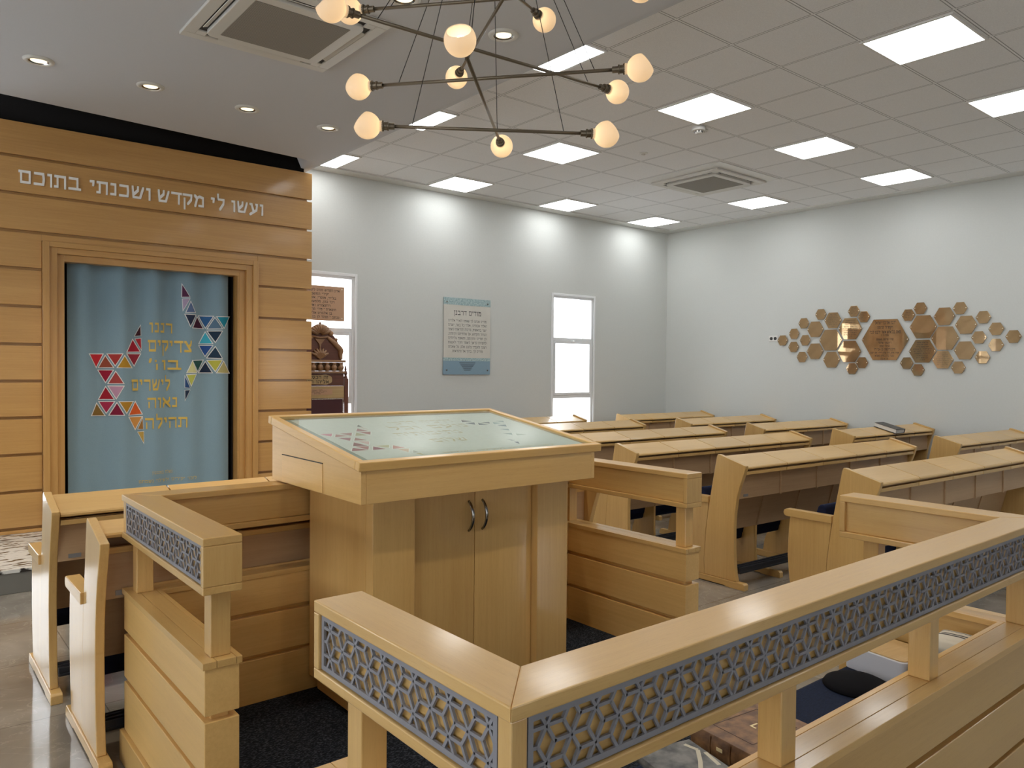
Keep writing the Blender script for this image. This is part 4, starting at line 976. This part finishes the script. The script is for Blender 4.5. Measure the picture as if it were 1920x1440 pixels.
# carved chair behind the ark
ce = thing('carved_chair', 'dark carved wooden chair with crown and Hebrew sign in front of the window', 'chair', (3.825, 8.00, 0))
YC = 8.12; XC = 3.825
def cx(mb, x0, z0, x1, z1, y0=YC, y1=YC + .03, mi=None): mb.box(x0, y0, z0, x1, y1, z1, mi)
m = MB(); n = 24; arch = []
for i in range(n + 1):
    a = PI * i / n; arch.append((XC - .275 * math.cos(a) * (1 - .10 * math.sin(a)), 1.682 + .355 * math.sin(a) ** .8))
m.prism(arch, YC + .005, YC + .030, axis='y'); child(m, 'arched_back', DW, ce, bevel=.003)
m = MB()      # side scrolls
for s in (-1, 1):
    pts = [(XC + s * (.265 - .01 * math.sin(3 * t)), YC - .002, 1.69 + .10 * t) if t < 1 else (XC + s * (.262 - .085 * (t - 1) ** 1.2), YC - .002, 1.79 + .085 * (t - 1)) for t in [i * .15 for i in range(20)]]
    m.tube(pts, [.016 + .016 * math.sin(PI * i / 19) for i in range(20)], 10)
    m.lathe([(0, -.014), (.026, -.010), (.030, 0), (.022, .012), (0, .016)], Matrix.Translation((XC + s * .135, YC - .004, 1.985)) @ Matrix.Rotation(PI / 2, 4, 'X'), n=18)
    m.lathe([(0, -.014), (.018, -.010), (.020, 0), (.012, .012), (0, .016)], Matrix.Translation((XC + s * .200, YC - .004, 1.915)) @ Matrix.Rotation(PI / 2, 4, 'X'), n=14)
child(m, 'scroll_carving', MW, ce, smooth=True)
m = MB()      # crown: a fan of lobes
for i in range(9):
    a = math.radians(-62 + 15.5 * i); r0, r1 = .03, .140
    p = [(XC + r0 * math.sin(a), YC - .004, 1.955 + r0 * math.cos(a)), (XC + .09 * math.sin(a), YC - .014, 1.955 + .085 * math.cos(a)), (XC + r1 * math.sin(a), YC - .006, 1.955 + (r1 - .01) * math.cos(a))]
    m.tube(p, [.012, .022, .017], 10)
m.tube([(XC - .10, YC - .008, 1.945), (XC, YC - .012, 1.930), (XC + .10, YC - .008, 1.945)], .012, 8)
m.lathe([(.012, 0), (.016, .01), (.006, .022), (0, .034)], Matrix.Translation((XC, YC - .004, 2.085)), n=12)
child(m, 'crown_carving', MW, ce, smooth=True)
m = MB()      # stem and shell of leaves
m.prism([(XC - .060, 1.918), (XC + .060, 1.918), (XC + .012, 1.860), (XC, 1.800), (XC - .012, 1.860)], YC - .012, YC + .005, axis='y')
for i in range(7):
    a = math.radians(-60 + 20 * i); p = [(XC, YC - .002, 1.690), (XC + .06 * math.sin(a), YC - .016, 1.69 + .055 * math.cos(a) + .02), (XC + .118 * math.sin(a), YC - .006, 1.70 + .115 * math.cos(a))]
    m.tube(p, [.010, .018, .010], 8)
child(m, 'leaf_carving', MW, ce)
m = MB(); cx(m, XC - .310, 1.655, XC + .310, 1.682, YC - .03, YC + .05); child(m, 'upper_shelf', MW, ce, bevel=.004)
m = MB(); cx(m, XC - .310, 1.530, XC + .310, 1.555, YC - .03, YC + .05); child(m, 'lower_shelf', MW, ce, bevel=.004)
m = MB(); cx(m, XC - .300, 1.556, XC + .300, 1.654, YC + .022, YC + .03); child(m, 'gallery_back', MW, ce)
for k in range(7):
    m = MB(); m.lathe([(.020, 0), (.022, .010), (.034, .030), (.036, .046), (.026, .064), (.014, .074), (.026, .086), (.022, .098)], Matrix.Translation((XC - .255 + .085 * k, YC - .010, 1.5555)), n=18)
    child(m, 'baluster', MW, ce, smooth=True)
m = MB(); cx(m, XC - .300, 1.385, XC + .300, 1.5295); child(m, 'sign_board', DW, ce, bevel=.002)
m = MB(); pts = []
for i in range(48):
    a = 2 * PI * i / 48; e = .45; pts.append((XC - .07 + .215 * math.copysign(abs(math.cos(a)) ** e, math.cos(a)) + .006 * math.cos(9 * a), 1.457 + .056 * math.copysign(abs(math.sin(a)) ** e, math.sin(a)) + .005 * math.sin(7 * a)))
m.prism(pts, YC - .006, YC - .0005, axis='y'); child(m, 'sign', LW, ce, bevel=.001)
m = MB(); add_text(m, 'זה הכסא של', .034, lambda u, v, d: (XC - .07 + u, YC - .0068, 1.466 + v), fit=.34, nx=.12, ny=.17); add_text(m, 'אליהו הנביא', .034, lambda u, v, d: (XC - .07 + u, YC - .0068, 1.414 + v), fit=.36, nx=.12, ny=.17)
child(m, 'lettering', INK, ce)
m = MB(); cx(m, XC - .302, 1.245, XC + .302, 1.384); child(m, 'plain_board', LW, ce, bevel=.002)
m = MB(); cx(m, XC - .25, 1.285, XC + .155, 1.350, YC - .004, YC - .0005); child(m, 'name_plate', COPPER, ce)
m = MB()
for k, (t, w) in enumerate((('לזכר נשמת', .12), ('הורינו היקרים', .22), ('תהא נפשם צרורה', .16), ('בצרור החיים', .08))): add_text(m, t, .008, lambda u, v, d: (XC - .03 + u, YC - .0046, 1.335 - k * .0135 + v), fit=w, nx=.12, ny=.18)
child(m, 'plate_lettering', INK, ce)
m = MB(); cx(m, XC - .295, .62, XC + .295, 1.244, YC - .004, YC + .03); child(m, 'upholstered_back', plain('maroon_leather', (.060, .010, .014), .38), ce, bevel=.012)
m = MB()
for k in range(30):
    for s in (-1, 1): m.lathe([(.006, 0), (.004, .003), (0, .004)], Matrix.Translation((XC + s * .285, YC - .0042, .66 + .0195 * k)) @ Matrix.Rotation(PI / 2, 4, 'X'), n=8)
    m.lathe([(.006, 0), (.004, .003), (0, .004)], Matrix.Translation((XC - .285 + .0197 * k, YC - .0042, 1.235)) @ Matrix.Rotation(PI / 2, 4, 'X'), n=8)
ns = child(m, 'nail_trim', STEEL, ce)
for s in (-1, 1):
    m = MB(); x = XC + s * .330; m.box(x - .025, YC - .005, .0, x + .025, YC + .045, 1.470)
    m.lathe([(.024, 0), (.020, .02), (.012, .035), (.022, .055), (.018, .075), (.010, .09), (.014, .105), (.006, .14), (0, .17)], Matrix.Translation((x, YC + .02, 1.470)), n=16)
    child(m, 'post', DW, ce, bevel=.002)
    m = MB(); m.box(x - .025, YC - .44, 0, x + .025, YC - .39, .66); child(m, 'front_leg', DW, ce, bevel=.003)
    m = MB(); m.box(x - .032, YC - .45, .66, x + .032, YC - .006, .70); child(m, 'armrest', DW, ce, bevel=.006)
m = MB(); m.box(XC - .304, YC - .44, .36, XC + .304, YC - .005, .47); child(m, 'seat', plain('maroon_seat', (.060, .010, .014), .4), ce, bevel=.01)

# ------------------------------------------------------------------ honeycomb of donor plaques on the right wall
HX = [(6.091,2.036,0),(5.913,2.126,0),(5.918,1.941,0),(5.767,2.269,0),(5.742,2.031,0),(5.786,1.797,0),(5.594,2.179,1),(5.593,1.876,1),(5.517,2.381,0),(5.340,2.291,1),(5.370,2.026,2),(5.353,1.758,1),(5.099,2.170,2),(5.105,1.867,2),(5.052,2.400,0),(4.916,2.320,0),(5.064,1.639,0),(4.930,1.716,0),(4.637,2.013,3),(4.350,2.315,0),(4.206,2.392,0),(4.169,2.161,2),(3.925,2.279,1),(3.913,2.014,2),(4.173,1.859,2),(3.934,1.753,1),(4.358,1.711,0),(4.222,1.626,0),(3.757,1.659,0),(3.749,2.368,0),(3.681,2.167,1),(3.688,1.863,1),(3.496,2.249,0),(3.539,2.013,0),(3.497,1.779,0),(3.358,2.108,0),(3.357,1.921,0),(3.181,2.014,0)]
HL = ['small blank hexagon plaque right beside the white wall socket, leftmost of all',
 'small blank hexagon plaque up and right of the leftmost one', 'small blank hexagon plaque down and right of the leftmost one',
 'small blank hexagon plaque at the upper left, third step up the left slope', 'small blank hexagon plaque in the middle of the left end, between two medium ones',
 'small blank hexagon plaque at the lower left, third step down the left slope', 'medium blank hexagon plaque, upper one of the left pair',
 'medium blank hexagon plaque, lower one of the left pair', 'small blank hexagon plaque just left of the engraved medium one at the top left',
 'medium engraved hexagon plaque at the top of the left cluster', 'large blank hexagon plaque at the centre of the left cluster',
 'medium blank hexagon plaque at the bottom of the left cluster', 'large engraved hexagon plaque just up and left of the biggest one',
 'large unlettered hexagon plaque just down and left of the biggest one', 'small engraved hexagon plaque, topmost of the left cluster',
 'small engraved hexagon plaque at the upper left corner of the biggest one', 'small shiny hexagon plaque, lowest of the left cluster',
 'small blank hexagon plaque at the lower left corner of the biggest one', 'biggest hexagon plaque with eleven lines of Hebrew at the centre of the wall display',
 'small engraved hexagon plaque at the upper right corner of the biggest one', 'small blank hexagon plaque above the large ones, left top of the right cluster',
 'large blank hexagon plaque just up and right of the biggest one', 'medium blank hexagon plaque at the top middle of the right cluster',
 'large blank hexagon plaque at the centre of the right cluster', 'large engraved hexagon plaque just down and right of the biggest one',
 'medium engraved hexagon plaque at the bottom of the right cluster', 'small blank hexagon plaque at the lower right corner of the biggest one',
 'small blank hexagon plaque below the large engraved one, lowest of the right cluster', 'small blank hexagon plaque right of the medium engraved one at the bottom',
 'small blank hexagon plaque, right-hand one of the two at the top of the right cluster', 'medium blank hexagon plaque, upper one of the right pair',
 'medium blank hexagon plaque, lower one of the right pair', 'small blank hexagon plaque up and right of the upper right-hand medium one',
 'small blank hexagon plaque between the two right-hand medium ones', 'small blank hexagon plaque down and right of the lower right-hand medium one',
 'small hexagon plaque one step before the right tip, upper', 'small shiny hexagon plaque one step before the right tip, lower', 'small blank hexagon plaque at the far right tip of the display']
SIZES = [.166, .246, .326, .605]
TXT = {9, 12, 14, 15, 19, 24, 25}
GEN = ('לעילוי נשמת', 'הורינו היקרים', 'ולהצלחת המשפחה', 'לברכה ולהצלחה', 'בכל מעשי ידיהם', 'ברוב נחת ושמחה', 'בריאות ואושר', 'לאורך ימים טובים', 'תהא נפשם צרורה', 'ת.נ.צ.ב.ה')
BIG = (('"דבר אל-בני ישראל', .265, .034, .200), ('ויקחו-לי תרומה', .200, .034, .140), ('מאת כל-איש אשר ידבנו לבו"', .395, .034, .080), ('שמות כה ב', .100, .018, .048),
       ('תודה תרומת משפחת', .220, .024, -.010), ('רזינסקי וצירלי', .170, .026, -.055), ('לעילוי נשמת', .130, .026, -.097), ('חיים רזינסקי בן אבי ז"ל', .270, .026, -.138), ('אמיר איתן, דוד עדין דיירי, יפה יעקב', .370, .022, -.180), ('נפטר ב"ה בסיוון תשפ"א', .245, .024, -.220), ('ת.נ.צ.ב.ה', .095, .022, -.256))
hexproto = {}
XW = XR - .018
def hex_mesh(w):
    R = w / 2; mb = MB(); pts = [(R * math.cos(k * PI / 3), R * math.sin(k * PI / 3)) for k in range(6)]
    mb.prism(pts, 0, .005, axis='x'); return mb
rng = random.Random(3)
for i, ((y, z, s), lab) in enumerate(zip(HX, HL)):
    key = s if i not in TXT and s < 3 else 100 + i
    if key in hexproto: r = dup(hexproto[key], (XW, y, z), 0, lab)
    else:
        r = thing('hexagon_plaque', lab, 'plaque', (XW, y, z), 0, 'bronze hexagon donor plaques'); hexproto[key] = r
        w = SIZES[s]; hex_mesh(w).build('plate', BRONZE, r, bevel=.0012)
        for sy in (-1, 1):
            m = MB(); m.lathe([(.0075, 0), (.0065, .004), (0, .005)], Matrix.Translation((-.0002, sy * (w / 2 - .018), 0)) @ Matrix.Rotation(-PI / 2, 4, 'Y'), n=14); m.build('screw', STEEL, r, smooth=True)
            m = MB(); m.tube([(.005, sy * (w / 2 - .018), 0), (.0175, sy * (w / 2 - .018), 0)], .005, 8); m.build('standoff', STEEL, r)
        if i in TXT or s == 3:
            m = MB()
            if s == 3: L_ = BIG
            else:
                n = {0: 6, 1: 8, 2: 9}[s]; L_ = []
                for k in range(n):
                    v = w * .43 * (1 - 2 * (k + .5) / n) * .86; wid = (w - abs(v) * 1.155) * rng.uniform(.50, .74); L_.append((GEN[(k + i) % 9] if k < n - 1 else GEN[9], wid if k < n - 1 else w * .18, w * .36 / n * 1.05, v - w * .02))
            for txt, wid, h, v0 in L_: add_text(m, txt, h, lambda u, v, d: (-.0006, -u, v0 + v), fit=wid, nx=.13, ny=.18)
            m.build('lettering', INK, r)
    r.rotation_euler = (rng.uniform(-.01, .01), rng.uniform(-.003, .003), rng.uniform(-.004, .004))
ol = thing('wall_socket', 'small white double wall socket at the left tip of the hexagon plaques', 'socket', (XR - .001, 6.245, 2.067))
m = MB(); m.box(-.010, -.072, -.042, -.0005, .072, .042); m.build('cover_plate', WHITE, ol, bevel=.003)
for s in (-1, 1):
    m = MB(); m.lathe([(.024, 0), (.024, .002), (.018, .003), (.018, .001), (0, .001)], Matrix.Translation((-.0102, s * .032, 0)) @ Matrix.Rotation(-PI / 2, 4, 'Y'), n=20); m.build('outlet', DARKSLOT, ol)
